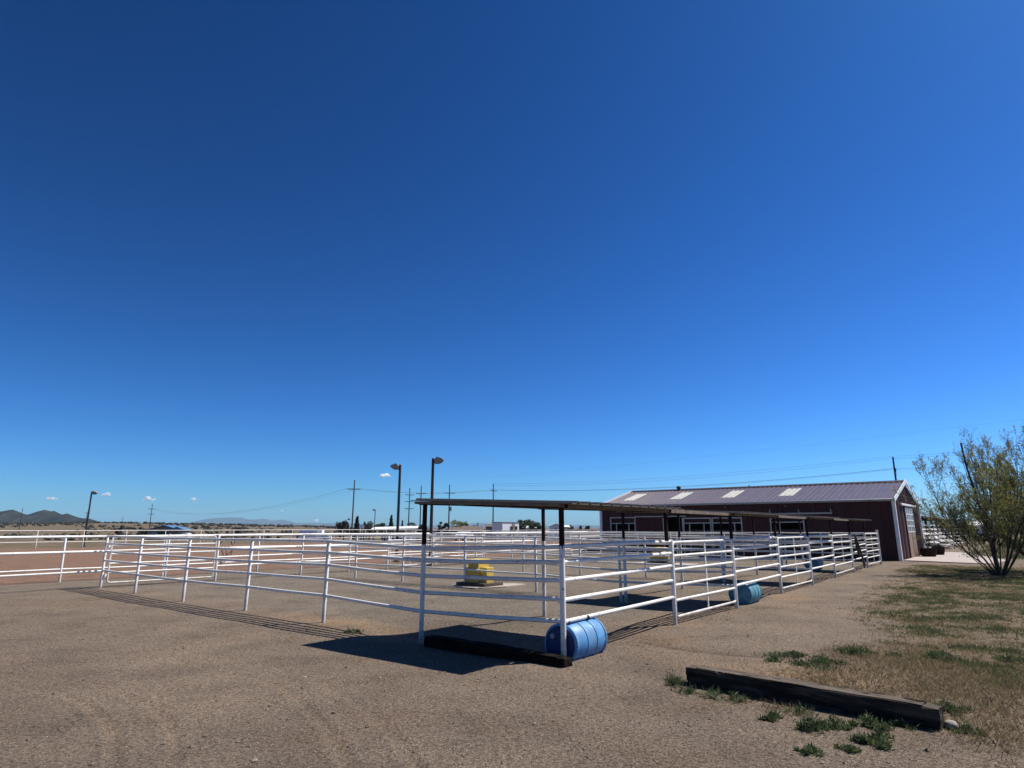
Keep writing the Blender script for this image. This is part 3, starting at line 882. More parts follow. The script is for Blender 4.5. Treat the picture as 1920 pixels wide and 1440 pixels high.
for y in (-.13, BL + .13):
    for s_ in (0, 1):
        p0 = (-OH - .02, y, zs - .03) if s_ == 0 else (BW + OH + .02, y, zs - .03)
        MB().beam(p0, (BW / 2, y, zt - .01), .035, .24).build('rake_trim', M['trim'], barn)
MB().bev((-OH - .06, BL / 2, zs - .03), (.11, BL + .2, .13), .02).build('gutter', M['gutter'], barn)
MB().bev((BW + OH + .06, BL / 2, zs - .03), (.11, BL + .2, .13), .02).build('gutter', M['gutter'], barn)
for x, y in ((-.045, -.03), (BW + .03, -.03), (-.045, BL + .03), (BW + .03, BL + .03)):
    MB().bev((x, y, EAVE / 2 - .08), (.20, .17, EAVE + .1), .008).build('corner_trim', M['trim'], barn)
MB().blob((BW / 2 - .1, 14.6, zt + .17), .17, 2, .05, .8).tube((BW / 2 - .1, 14.6, zt - .05), (BW / 2 - .1, 14.6, zt + .2), .08, n=10).build('roof_vent', M['black'], barn)
MB().tube((BW / 2 + .1, 9.4, zt), (BW / 2 + .1, 9.4, zt + .14), .05, n=8).build('roof_vent', M['black'], barn)
for y in (9.28, 5.6):
    fx = MB().bev((-.12, y, 3.1), (.16, .16, .07), .01).build('wall_light', M['black'], barn)
    MB().blob((-.17, y, 3.04), .06, 1, 0, .8).build('bulb', M['lamp_grey'], fx)
# stall fronts
def bars(y0, y1, z0, z1, mull, transom, x=-.05, t=.07, cat='stall_window'):
    o = MB().box((x, y0, (z0 + z1) / 2), (.06, t, z1 - z0)).box((x, y1, (z0 + z1) / 2), (.06, t, z1 - z0)).box((x, (y0 + y1) / 2, z1), (.062, y1 - y0 + t, t)).build('frame', M['white_old'], barn, smooth=False)
    MB().box((x + .004, (y0 + y1) / 2, transom), (.05, y1 - y0 - t, .06)).build('transom', M['white_old'], o, smooth=False)
    for q in mull:
        MB().box((x + .002, q, (z0 + transom) / 2), (.05, .06, transom - z0 - .06)).build('mullion', M['white_old'], o, smooth=False)
    n = max(2, int((y1 - y0) / .24))
    for k in range(n):
        c0 = y0 + (y1 - y0) * k / n
        MB().box((.10 + .008 * (k % 2), c0 + (y1 - y0) / n / 2, (z0 + transom) / 2 - .2), (.03, (y1 - y0) / n - .012, transom - z0 - .45)).build('plank', M['old_wood'], o, smooth=False)
    MB().box((.12, (y0 + y1) / 2, (transom + z1) / 2), (.02, y1 - y0, z1 - transom - .1)).build('transom_board', M['barn_red'], o, smooth=False)
bars(15.8, 17.74, 0, 2.45, (16.3, 17.28), 2.05)
bars(10.36, 12.2, 0, 2.36, (10.82, 11.8), 2.05)
bars(8.36, 10.24, 0, 2.36, (8.82,), 2.05)
bars(4.7, 6.6, 0, 2.30, (6.08,), 2.08)
MB().box((-.06, 12.27, 1.2), (.07, .06, 2.4)).box((-.06, 13.66, 1.2), (.07, .06, 2.4)).build('door_jamb', M['white_old'], barn, smooth=False)
for y0, y1 in ((13.72, 15.72), (6.68, 8.28)):
    m = MB(); k = int((y1 - y0) / .3)
    m.box((-.07, (y0 + y1) / 2, 1.22), (.04, y1 - y0, 2.36))
    for j in range(1, k):
        m.box((-.10, y0 + (y1 - y0) * j / k, 1.22), (.022, .05, 2.35))
    o = m.build('sliding_door', M['barn_door'], barn, smooth=False)
    MB().box((-.115, y0 + .12, 1.1), (.03, .04, .3)).build('handle', M['trim'], o, smooth=False)
MB().bev((-.10, 13.9, 2.50), (.10, 3.8, .07), .01).build('door_track', M['white_old'], barn)
MB().bev((-.10, 7.4, 2.50), (.10, 2.6, .07), .01).build('door_track', M['white_old'], barn)
# pipe rack standing out from the wall
o = MB().tube((-.35, 3.05, 2.58), (-.35, 6.6, 2.56), .05, n=10).build('pipe_rail', M['white_old'], barn)
for y in (3.1, 4.85, 6.5):
    MB().tube((0, y, 2.66), (-.36, y, 2.60), .025, n=8).tube((-.36, y, 2.5), (-.36, y, 2.82), .022, n=8).build('bracket', M['white_old'], o)
# sliding gable door with glazing
dx0, dx1, dz = 3.35, 6.75, 2.98
o = MB().box(((dx0 + .55) / 2 + 1.3, .02, dz / 2), (1.6, .05, dz)).build('gable_door', M['barn_door'], barn, smooth=False)
for c0, c1 in ((3.62, 4.95), (5.15, 6.55)):
    leaf = MB().box(((c0 + c1) / 2, -.03, dz / 2), (c1 - c0 + .14, .05, dz - .02)).build('gable_door', M['barn_door'], barn, smooth=False)
    MB().box(((c0 + c1) / 2, -.065, .74), (c1 - c0, .03, 1.42)).build('lower_panel', M['tan_panel'], leaf, smooth=False)
    for j in range(4):
        zc = 1.52 + .345 * j
        for i_ in range(2):
            xc = c0 + (c1 - c0) * (i_ + .5) / 2
            MB().box((xc, -.062, zc + .155), ((c1 - c0) / 2 - .06, .014, .27)).build('pane', M['glass'], leaf, smooth=False)
    fr = MB()
    for j in range(5): fr.box(((c0 + c1) / 2, -.075, 1.505 + .345 * j), (c1 - c0, .03, .06))
    for i_ in range(3): fr.box((c0 + (c1 - c0) * i_ / 2, -.0755, 2.195), (.055, .032, 1.42))
    fr.build('window_frame', M['trim'], leaf, smooth=False)
MB().bev((5.0, -.10, 3.07), (6.0, .12, .12), .015).build('door_track', M['trim'], barn)

# ------------------------------------------------------------------ things in the corral
def barrel(label, a, b, rz, mat_side, mat_lid, sink=0.05, d=0.57, L=0.86):
    x, y = w(a, b)
    root = empty('plastic_barrel', (x, y, h1(x, y) + d / 2 - sink), RZ + rz, label, 'barrel', 'plastic barrels lying under the side fence')
    r = d / 2
    prof = [(0, .86), (.008, .95), (.02, .99), (.05, .995), (.06, .955), (.10, .955), (.12, .985), (.285, .99), (.290, 1.022), (.312, 1.022), (.317, .99), (.545, .99), (.550, 1.022), (.572, 1.022), (.577, .99), (.74, .985), (.76, .955), (.80, .955), (.81, .995), (.84, .99), (.852, .95), (.86, .86)]
    m = MB().path([(p[0], 0, 0) for p in prof], [p[1] * r for p in prof], 36, caps=False)
    m.build('side', mat_side, root)
    for s_, e in ((.012, -1), (L - .012, 1)):
        lid = MB().path([(s_, 0, 0), (s_ + e * .004, 0, 0)], [r * .90, r * .88], 36).build('lid', mat_lid, root)
        if e < 0:
            for yy, in ((.45,),):
                MB().path([(s_ - .004, yy * r, .35 * r), (s_ - .022, yy * r, .35 * r), (s_ - .024, yy * r, .35 * r)], [.036, .036, .03], 14).build('bung', M['barrel_bung'], lid)
    return root
barrel('bright blue plastic barrel lying under the near corner of the fence', -.45, -.29, .03, M['barrel_blue'], M['barrel_lid'], .085, .55)
barrel('faded teal barrel lying in the shade under the second side fence', 7.62, .08, .03, M['barrel_teal'], M['barrel_teal'], .05, .56)
barrel('small looking teal barrel lying beyond the second gate inside the last pen', 21.9, 2.0, .02, M['barrel_teal'], M['barrel_teal'], .0, .60)

def tie(label, p0, p1, wd, ht, sink=0.02, seed=0, mat_='tie'):
    p0, p1 = Vector(p0), Vector(p1)
    L = (p1 - p0).length
    ang = math.atan2(p1.y - p0.y, p1.x - p0.x)
    nx, ny, nz = 90, 8, 8
    bm = bmesh.new()
    bmesh.ops.create_cube(bm, size=1)
    bmesh.ops.bevel(bm, geom=list(bm.edges), offset=.05, segments=2, affect='EDGES')
    for k in range(1, nx):
        bmesh.ops.bisect_plane(bm, geom=bm.verts[:] + bm.edges[:] + bm.faces[:], plane_co=(-.5 + k / nx, 0, 0), plane_no=(1, 0, 0))
    for k in range(1, ny):
        bmesh.ops.bisect_plane(bm, geom=bm.verts[:] + bm.edges[:] + bm.faces[:], plane_co=(0, -.5 + k / ny, 0), plane_no=(0, 1, 0))
        bmesh.ops.bisect_plane(bm, geom=bm.verts[:] + bm.edges[:] + bm.faces[:], plane_co=(0, 0, -.5 + k / nz), plane_no=(0, 0, 1))
    co = np.array([v.co for v in bm.verts])
    P = co * np.array([L, wd, ht])
    # splits along the grain and worn arrises
    g = fbm(P[:, 0] * 1.3, P[:, 1] * 30 + P[:, 2] * 41, seed, 4) - .5
    c = np.abs(fbm(P[:, 0] * .9, P[:, 1] * 16 - P[:, 2] * 19, seed + 3, 3) - .5)
    big = fbm(P[:, 0] * 2.2, P[:, 1] * 4 + P[:, 2] * 5, seed + 7, 3) - .5
    push = g * .012 + big * .022 - .016 * np.exp(-(c / .025) ** 2)
    dirn = np.stack([np.zeros(len(P)), np.sign(P[:, 1]) * (np.abs(co[:, 1]) > .44), np.sign(P[:, 2]) * (np.abs(co[:, 2]) > .44)], 1)
    P = P + dirn * push[:, None]
    P[:, 0] += (np.abs(co[:, 0]) > .49) * np.sign(co[:, 0]) * (fbm(P[:, 1] * 20, P[:, 2] * 20, seed + 9) - .5) * .03
    for v, p in zip(bm.verts, P): v.co = p
    me = bpy.data.meshes.new('railway_tie'); bm.to_mesh(me); bm.free()
    me.materials.append(M[mat_])
    me.polygons.foreach_set('use_smooth', [True] * len(me.polygons)); me.set_sharp_from_angle(angle=R(35))
    mid = (p0 + p1) / 2
    o = put('railway_tie', me, None, (mid.x, mid.y, h1(mid.x, mid.y) + ht / 2 - sink), ang)
    return tag(o, label, 'timber', 'old railway ties lying on the ground')
q0, q1 = gp(1287, 1283), gp(1764, 1372)
dv = Vector((q1[0] - q0[0], q1[1] - q0[1], 0)).normalized(); nv_ = Vector((-dv.y, dv.x, 0)) * .11
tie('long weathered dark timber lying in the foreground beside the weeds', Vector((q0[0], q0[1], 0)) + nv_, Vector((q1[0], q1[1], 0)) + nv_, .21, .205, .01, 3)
e0, e1 = w(-.80, -.66), w(-.74, 2.0)
tie('old dark timber in the shade at the foot of the near corner post', (e0[0], e0[1], 0), (e1[0], e1[1], 0), .21, .18, .03, 13, 'tie_black')

def waterer(label, a, b, s=1.0):
    x, y = w(a, b)
    root = empty('waterer', (x, y, h1(x, y)), RZ, label, 'waterer', 'yellow concrete waterers on the pen dividers')
    MB().bev((0, 0, .62 / 2 + .10), (.50, .42, .66), .008).build('tower', M['yellow'], root)
    MB().bev((0, .0, .785), (.56, .47, .045), .006).build('lid', M['yellow'], root)
    for sx, nm in ((-1, 1), (1, 1)):
        MB().bev((0, sx * .345 , .10 + .235), (.34, .26, .47), .008).build('trough', M['yellow'], root)
    MB().box((-.187, .0, .60), (.02, .26, .14)).build('access_panel', M['yellow'], root)
    MB().bev((.05, 0, .06), (.90, 1.15, .12), .02, 2).build('plinth', M['old_wood'], root)
    return root
waterer('yellow stepped waterer between the first two pens', 6.95, 7.85)
waterer('small yellow waterer on the far pen divider seen through the side gate', 21.6, 8.9)
def slab(name, label, pts, z, mat_, th=.12):
    m = MB()
    c = w(*pts[0])
    loc = [(w(*p)[0] - c[0], w(*p)[1] - c[1], -th + z) for p in pts]
    o = m.prism(loc, (0, 0, th)).build(name, mat_, None, (c[0], c[1], 0), smooth=False)
    return o
tag(slab('concrete_slab', '', [(6.1, 8.3), (6.2, 7.3), (7.2, 6.95), (8.2, 6.95), (8.2, 7.5), (7.4, 8.4), (6.6, 8.6)], .035, M['concrete']), 'pale concrete slab under the yellow waterer', 'slab', kind='structure')
tag(slab('concrete_slab', '', [(20.6, 10.4), (20.7, 7.3), (22.6, 7.2), (22.7, 10.3)], .03, M['concrete']), 'pale concrete slab under the far waterer', 'slab', kind='structure')
pad = [(32.45, .0), (31.25, -3.35), (31.4, -3.9), (35.5, -4.4), (40.5, -3.6), (47.5, -1.6), (48.5, .4), (42.4, .3), (42.3, .0)]
tag(slab('concrete_pad', '', pad, .05, M['concrete']), 'pale concrete apron in front of the barn gable door', 'pavement', kind='structure')

# rope and halter hung on the last side fence, halter on the arena rail
def hanging(label, a, b, pts, r, straps, name='halter'):
    x, y = w(a, b)
    root = empty(name, (x, y, h1(x, y)), RZ, label, 'halter')
    for k, p in enumerate(pts):
        MB().path(p, r, 6).build('rope', M['rope'], root)
    for p in straps:
        MB().path(p, .022, 4).build('strap', M['leather'], root)
    return root
def coil(cx, cz, rr, rz_, n=14, y=-.05):
    return [(cx + rr * math.cos(t) * .6, y + .01 * math.sin(5 * t), cz + rz_ * math.sin(t)) for t in np.linspace(0, 2 * math.pi, n)]
hanging('dark coiled ropes and straps slung over the last side fence', 21.6, .22,
        [coil(.30, 1.15, .16, .30), coil(.42, 1.0, .14, .32, y=-.07), [(.1, -.05, 1.5), (.35, -.08, 1.25), (.7, -.1, .85), (1.1, -.1, .5), (1.45, -.08, .22)], [(.15, -.06, 1.46), (.5, -.1, 1.05), (.85, -.12, .6), (1.2, -.1, .34)], [(.2, -.07, 1.4), (.62, -.11, .95), (1.0, -.1, .42), (1.35, -.06, .12)]], .03,
        [[(.15, -.05, 1.5), (.2, -.09, 1.1), (.38, -.09, .78), (.5, -.07, .6)], [(.35, -.05, 1.3), (.55, -.1, 1.0), (.6, -.08, .7)]])
hanging('black halters and lead ropes hanging on the arena rail behind the wide gate', 4.6, 19.5,
        [coil(.0, 1.28, .10, .12), coil(.5, 1.25, .12, .16), [(-.35, -.05, 1.33), (-.22, -.05, 1.2)], [(.05, -.05, .97), (.1, -.06, .8), (.2, -.06, .62)], coil(.38, .80, .20, .16), [(.2, -.06, .62), (.5, -.05, .84), (.62, -.05, .97)], [(.1, -.05, .4), (.12, -.06, .26)]], .016, [], 'halter')
tag(MB().bev((0, 0, .19), (3.6, .7, .42), .03).build('feed_bunk', M['barn_door'], None, (*w(30.6, 18.0), 0), RZ + R(90)), 'low dark red feed bunk beside the left end of the barn', 'feed bunk')
# planters by the gable door
def planter(label, a, b, r, hgt, plant_h):
    x, y = w(a, b)
    root = empty('planter', (x, y, .05), RZ, label, 'planter', 'planters by the barn gable door')
    MB().path([(0, 0, 0), (0, 0, .02), (0, 0, hgt * .5), (0, 0, hgt - .04), (0, 0, hgt), (0, 0, hgt), (0, 0, hgt - .05)], [r * .8, r * .82, r * .98, r, r * 1.06, r * .9, r * .9], 20).build('tub', M['terracotta'], root)
    vs_, fs = [], []
    n = 260
    c = rng.normal(0, 1, (n, 3)) * np.array([r * .55, r * .55, plant_h * .28]) + np.array([0, 0, hgt + plant_h * .45])
    c[:, 2] = np.maximum(c[:, 2], hgt)
    leaf_quads('foliage', c, .09, M['leaf_dark'], root)
    m = MB()
    for k in range(7):
        t = random.random() * 6.3
        m.path([(0, 0, hgt - .05), (math.cos(t) * r * .4, math.sin(t) * r * .4, hgt + plant_h * .5), (math.cos(t) * r * .7, math.sin(t) * r * .7, hgt + plant_h * .95)], [.012, .009, .004], 5)
    m.build('stems', M['twig'], root)

def leaf_quads(name, c, size, mat_, parent=None, loc=(0, 0, 0), up=0.0, aspect=0.5, dirs=None, jitter=.4):
    n = len(c)
    d = rng.normal(0, 1, (n, 3)) if dirs is None else dirs + rng.normal(0, .45, (n, 3))
    d[:, 2] += up
    d /= np.linalg.norm(d, axis=1)[:, None]
    o = rng.normal(0, 1, (n, 3)); o -= (o * d).sum(1)[:, None] * d
    o /= np.linalg.norm(o, axis=1)[:, None]
    s = size * (1 + jitter * rng.uniform(-1, 1, n))[:, None]
    p0 = c - d * s * .1; p2 = c + d * s
    p1 = c + d * s * .45 + o * s * aspect * .5; p3 = c + d * s * .45 - o * s * aspect * .5
    v = np.stack([p0, p1, p2, p3], 1).reshape(-1, 3)
    f = np.arange(4 * n).reshape(n, 4)
    me = np_mesh(name, v, f, mat_)
    return put(name, me, parent, loc)
planter('dark round planter with a leafy shrub beside the gable door', 38.6, -.55, .45, .48, .85)
planter('plain dark tub behind the planter at the far barn corner', 42.0, -.75, .36, .50, .12)

# ------------------------------------------------------------------ floodlight poles
def light_pole(label, x, y, h, face, big=1.0):
    root = empty('light_pole', (x, y, h1(x, y)), face, label, 'light pole', 'floodlight poles round the arena')
    MB().path([(0, 0, -.2), (0, 0, h * .5), (0, 0, h), (0, 0, h + .03)], [.085, .075, .065, .04], 12).build('pole', M['pole_metal'], root)
    MB().bev((0, 0, .03), (.3, .3, .06), .01).build('base_plate', M['pole_metal'], root)
    hd = MB().prism([(.09, -.16, h - .24), (.09, -.16, h - .03), (.20, -.16, h + .08), (.48, -.16, h - .02), (.52, -.16, h - .09), (.34, -.16, h - .22)], (0, .32, 0)).build('lamp_head', M['lamp_grey'], root, smooth=False)
    MB().prism([(.10, -.145, h - .244), (.34, -.145, h - .228), (.515, -.145, h - .098), (.515, -.145, h - .108), (.34, -.145, h - .240), (.10, -.145, h - .256)], (0, .29, 0)).build('lens', M['black'], hd, smooth=False)
    MB().bev((.06, 0, h - .15), (.14, .12, .16), .01).build('bracket', M['pole_metal'], root)
    return root
lx, ly = w(13.45, 16.75)
light_pole('tall dark floodlight pole by the alley with its lamp turned right', lx, ly, 5.05, R(0))
lx, ly = w(14.75, 20.65)
light_pole('tall dark floodlight pole with its lamp turned left, left of the shelter roof', lx, ly, 5.08, R(180))
lx, ly = w(13.8, 63.6)
light_pole('floodlight pole beyond the far arena fence at the left', lx, ly, 5.1, R(0), 1)
light_pole('small distant floodlight pole between the power poles', bx(702, 118), 118, bz(943, 118), R(180))

# ------------------------------------------------------------------ power poles and wires
def power_pole(label, px, top_py, hgt=11.0, arms=(1.6,), aw=2.4, yaw=0.3, lean=0.0, transformer=False, Y=None):
    Y = Y or (hgt - EYE) * 1200.6 / (989.5 - top_py)
    x = bx(px, Y, hgt)
    z0 = h1(x, Y)
    root = empty('power_pole', (x, Y, z0), yaw, label, 'power pole', 'wooden power poles across the plain')
    H_ = bz(top_py, Y) - z0
    MB().path([(0, 0, -.3), (lean * .5, 0, H_ * .5), (lean, 0, H_)], [.17, .14, .11], 10).build('pole', M['wood_pole'], root)
    tips = []
    for k, dz in enumerate(arms):
        z = H_ - dz
        ar = MB().box((lean, -.14, z), (aw, .10, .12)).build('crossarm', M['wood_pole'], root, smooth=False)
        MB().beam((lean - aw * .3, -.15, z), (lean, -.15, z - .7), .03, .03).beam((lean + aw * .3, -.15, z), (lean, -.15, z - .7), .03, .03).build('brace', M['lamp_grey'], ar, smooth=False)
        for t in (-.46, -.25, .25, .46):
            MB().path([(lean + aw * t, -.14, z + .06), (lean + aw * t, -.14, z + .14), (lean + aw * t, -.14, z + .24)], [.03, .07, .04], 8).build('insulator', M['lamp_grey'], ar)
            if k == 0:
                c_, s_ = math.cos(yaw), math.sin(yaw)
                lx_, ly_ = lean + aw * t, -.14
                tips.append((x + lx_ * c_ - ly_ * s_, Y + lx_ * s_ + ly_ * c_, z0 + z + .24))
    if transformer:
        MB().path([(lean * .5 + .38, -.1, H_ * .52), (lean * .5 + .38, -.1, H_ * .52 + .9), (lean * .5 + .38, -.1, H_ * .52 + .98)], [.25, .25, .15], 12).build('transformer', M['lamp_grey'], root)
    return {'top': (x, Y, z0 + H_), 'tips': tips}
pp = {}
pp[1674] = power_pole('thick power pole rising behind the barn ridge', 1674, 857, 11.5, (1.9,), 2.2, yaw=R(60))
pp[925] = power_pole('power pole rising above the shelter roof by the white trailer', 925, 907, 11.5, (1.6,), 2.2, yaw=R(55))
pp[842] = power_pole('power pole with a transformer between the floodlight and the trailer', 843, 909, 11.5, (1.9, 3.9), 2.6, transformer=True)
pp[788] = power_pole('leaning power pole left of the shelter corner', 790, 911, 12, (1.9, 4.2), 2.6, lean=.0)
pp[768] = power_pole('power pole with three crossarms right of the left facing floodlight', 768.5, 915, 12, (1.8, 3.5, 5.3), 2.2)
pp[665] = power_pole('power pole with a wide crossarm left of the floodlights', 665, 900, 11.5, (1.9,), 2.6, yaw=R(10))
pp[285] = power_pole('power pole with two crossarms above the blue roofed house', 286, 945, 11, (1.9, 3.9), 2.9, yaw=R(5))
pp[163] = power_pole('far power pole behind the left floodlight', 164, 960, 10, (.5,), 2.6)
pp[40] = power_pole('thin distant pole in front of the dark mountains', 43, 953, 10, (), 2)
pp[230] = power_pole('thin distant pole left of the two armed power pole', 231, 967, 10, (), 2)
off = (bx(2350, 62, 11.5), 62, 13.2)
def wire(label, p, q, sag, r=.012):
    p, q = Vector(p), Vector(q)
    pts = [p.lerp(q, t) - Vector((0, 0, sag * 4 * t * (1 - t))) for t in np.linspace(0, 1, 25)]
    o = MB().path(pts, r, 5).build('power_line', M['wire'], None)
    return tag(o, label, 'power line', 'overhead power lines')
n3 = ['first', 'second', 'third', 'outer']
for k in (0, 1, 3):
    wire('power line on the crossarms between barn pole and shelter pole, %s of three' % {0: 'left', 1: 'middle', 3: 'right'}[k], pp[1674]['tips'][k], pp[925]['tips'][k], 1.2)
    wire('power line from the shelter pole to the wide crossarm pole, %s of three' % {0: 'left', 1: 'middle', 3: 'right'}[k], pp[925]['tips'][k], pp[665]['tips'][k], .9)
    wire('power line sagging left from the wide crossarm pole, %s of three' % {0: 'left', 1: 'middle', 3: 'right'}[k], pp[665]['tips'][k], pp[285]['tips'][k], 3.6)
for k in (0, 3):
    wire('power line leaving the barn pole to the right, %s of two' % {0: 'left', 3: 'right'}[k], pp[1674]['tips'][k], (off[0] + k * .4, off[1], off[2] - 1.9), .9)
t1, t2 = Vector(pp[1674]['top']), Vector(pp[925]['top'])
wire('top power line between barn pole and shelter pole', t1 + Vector((0, 0, .1)), t2, 1.0)
wire('doubled power line just under the top one behind the barn roof', t1 + Vector((.3, .6, -.15)), t2 + Vector((.3, .6, -.35)), 1.1)
wire('top power line running from the barn pole out of the right edge', t1 + Vector((0, 0, .1)), (off[0], off[1], off[2] + .2), .8)
wire('power line under the top one out of the right edge', t1 + Vector((.3, .6, -.15)), (off[0] + .4, off[1], off[2] - .15), .8)
wire('faint high power line crossing the sky above the barn', (bx(2300, 70), 70, bz(745, 70)), (bx(905, 160), 160, bz(896, 160)), .7, .007)

# ------------------------------------------------------------------ the bushy trees at the right
def tree(label, x, y, stems, leaf_mat_, leaf_n, leaf_s, seed, r0=.10, spread=.55, gen=3, group='spring trees at the right', extra=None, leaf_from=1, branch_n=(6, 5, 4), clip=None):
    rs = random.Random(seed)
    root = empty('leafing_tree', (x, y, h1(x, y)), 0, label, 'tree', group)
    wood = MB(); twigs = MB(); tips = []
    def branch(p, d, L, r, g):
        n = 5 if g == 0 else 4
        pts = [p]; dd = d.copy()
        for k in range(n):
            dd = (dd + Vector((rs.gauss(0, .10), rs.gauss(0, .10), rs.gauss(0.05, .07)))).normalized()
            pts.append(pts[-1] + dd * L / n)
        rad = [max(.0035, r * (1 - .75 * k / n)) for k in range(n + 1)]
        (wood if g < 2 else twigs).path(pts, rad, 8 if g == 0 else (6 if g == 1 else 4), caps=True)
        if g >= leaf_from:
            for k in range(1, n + 1):
                tips.append((pts[k], dd.copy(), g, (pts[k] - pts[k - 1])))
        if g < gen:
            for k in range(branch_n[min(g, len(branch_n) - 1)]):
                t = rs.uniform(.22 if g == 0 else .15, 1.0)
                i = min(n - 1, int(t * n)); f = t * n - i
                q = pts[i].lerp(pts[i + 1], f)
                ax = Vector((rs.gauss(0, 1), rs.gauss(0, 1), rs.gauss(0, .5)))
                ax = (ax - dd * ax.dot(dd)).normalized()
                nd = (dd * (1 - spread * .3) + ax * spread * rs.uniform(.6, 1.2) + Vector((0, 0, .22))).normalized()
                branch(q, nd, L * rs.uniform(.36, .6) * (1.15 - .4 * t), max(.004, rad[i] * .55), g + 1)
    for (dx, dy, L, rr) in stems:
        d = Vector((dx, dy, 1)).normalized()
        branch(Vector((dx * .12, dy * .12, -.1)), d, L, rr, 0)
    if extra:
        ex = MB(); extra(ex); ex.build('cut_limb', M['twig'], root)
    wood.build('trunk', M['bark'], root)
    twigs.build('twigs', M['twig'], root)
    idx = rng.integers(0, len(tips), leaf_n)
    P = np.array([tips[i][0] for i in idx]); S = np.array([tips[i][3] for i in idx]); D = np.array([tips[i][1] for i in idx])
    c = P - S * rng.random((leaf_n, 1)) + rng.normal(0, .035, (leaf_n, 3))
    leaf_quads('crown', c, leaf_s, leaf_mat_, root, aspect=.55, dirs=D * .8)
    return root
tx, ty = gp(1876, 1079)
def cut_stem(m):
    m.path([(0, 0, 0), (-.16, .1, 1.6), (-.25, .22, 2.9), (-.42, .25, 4.0), (-.47, .3, 5.05)], [.058, .05, .042, .037, .034], 9)
    m.path([(-.25, .22, 2.9), (-.55, .1, 3.6), (-.75, 0, 4.4)], [.02, .013, .005], 6).path([(-.42, .25, 4.0), (-.15, .4, 4.7), (-.1, .45, 5.3)], [.018, .011, .004], 6)
tree('bushy multi-stemmed tree just coming into leaf on the lawn', tx, ty,
     [(-.80, .2, 3.2, .033), (-.56, -.25, 3.5, .036), (-.36, .35, 3.8, .04), (-.15, -.15, 4.0, .045), (.05, .3, 4.15, .06), (.24, -.3, 4.1, .045), (.40, .15, 4.0, .04), (.7, -.1, 3.6, .033), (-1.2, -.1, 2.7, .022), (1.1, .35, 3.0, .028), (-.3, -.8, 3.1, .026), (.3, .7, 3.6, .03), (.55, .5, 3.8, .03)],
     M['leaf_spring'], 30000, .05, 5, extra=cut_stem, branch_n=(9, 6, 3))
tx2, ty2 = gp(1972, 1072)
tree('larger yellow green tree cut off by the right edge of the view', tx2, ty2,
     [(-.35, 0, 3.3, .12), (-.1, .3, 3.6, .14), (.3, -.2, 3.6, .12), (-.65, -.3, 2.9, .09), (.7, .2, 3.2, .09), (-.9, .3, 2.5, .06), (-.2, -.6, 3.0, .07)],
     M['leaf_yellow'], 48000, .06, 9, branch_n=(9, 6, 3))

# ------------------------------------------------------------------ right of the barn
fence('paddock_fence', 'white pipe paddock fence stepping away behind the barn gable', [(46.5, 1.0), (50, -.1), (54, .6), (58, -.4), (63, .4), (69, -.6)], [1.62, 1.28, .98, .66, .35], None, r_rail=.05, r_post=.05, h=1.62)
fence('paddock_fence', 'second row of white pipe paddock fence farther behind the barn', [(58, 2.0), (64, 1.3), (70, 1.8), (78, .9)], [1.95, 1.6, 1.25, .9, .5], None, r_rail=.055, r_post=.055, h=1.95)
def far_shelter():
    x, y = w(62, 4.2)
    root = empty('shade_shelter', (x, y, 0), RZ, 'dark flat roofed shelter on posts behind the barn, right of the gable', 'shelter')
    MB().beam((-1, -.6, 2.72), (26, -.6, 2.66), 3.4, .16).build('roof', M['rust_iron'], root)
    for k in range(6):
        MB().box((k * 4.6, -1.9, 1.3), (.2, .2, 2.7)).build('post', M['rust_iron'], root, smooth=False)
far_shelter()
fence('wire_fence', 'thin grey rail fence crossing behind the tree trunks', [(44, -6.5), (47, -9), (50, -11.5), (54, -15), (58, -19)], [1.2, .6], None, r_rail=.022, r_post=.03, h=1.25)

# ------------------------------------------------------------------ trees and bushes of the middle distance
def far_tree(label, px, Y, wd, top_py, kind, base_py=None):
    x = bx(px, Y); z0 = h1(x, Y)
    hgt = bz(top_py, Y) - z0
    root = empty('tree' if kind != 'conifer' else 'conifer', (x, Y, z0), random.random() * 6, label, 'tree', 'trees round the far houses')
    MB().path([(0, 0, -.2), (.1, 0, hgt * .4), (0, .1, hgt * .8)], [wd * .04 + .05, wd * .03 + .03, .03], 7).build('trunk', M['bark'], root)
    if kind == 'conifer':
        n = 1500
        t = rng.random(n) ** .75
        ang = rng.random(n) * 6.283
        rr = wd / 2 * (1 - t) * (0.45 + .55 * rng.random(n)) * (1 + .25 * np.sin(t * 40))
        c = np.stack([rr * np.cos(ang), rr * np.sin(ang), hgt * (.08 + .92 * t)], 1)
        leaf_quads('crown', c, wd * .11, M['leaf_dark'], root, aspect=.8)
    else:
        n = 1900
        k = 11
        cen = np.stack([rng.uniform(-.36, .36, k) * wd, rng.uniform(-.3, .3, k) * wd, rng.uniform(.40, .80, k) * hgt], 1)
        rad = rng.uniform(.13, .24, k) * min(wd, hgt * 1.4)
        i = rng.integers(0, k, n)
        d = rng.normal(0, 1, (n, 3)); d /= np.linalg.norm(d, axis=1)[:, None]
        c = cen[i] + d * (rad[i] * rng.uniform(.55, 1.05, n))[:, None] * np.array([1, 1, .8])
        c[:, 2] = np.clip(c[:, 2], .1, hgt)
        leaf_quads('crown', c, max(.18, wd * .06), M['leaf_grey' if kind == 'grey' else ('leaf_spring' if kind == 'spring' else 'leaf_olive')], root, aspect=.8)
    return root
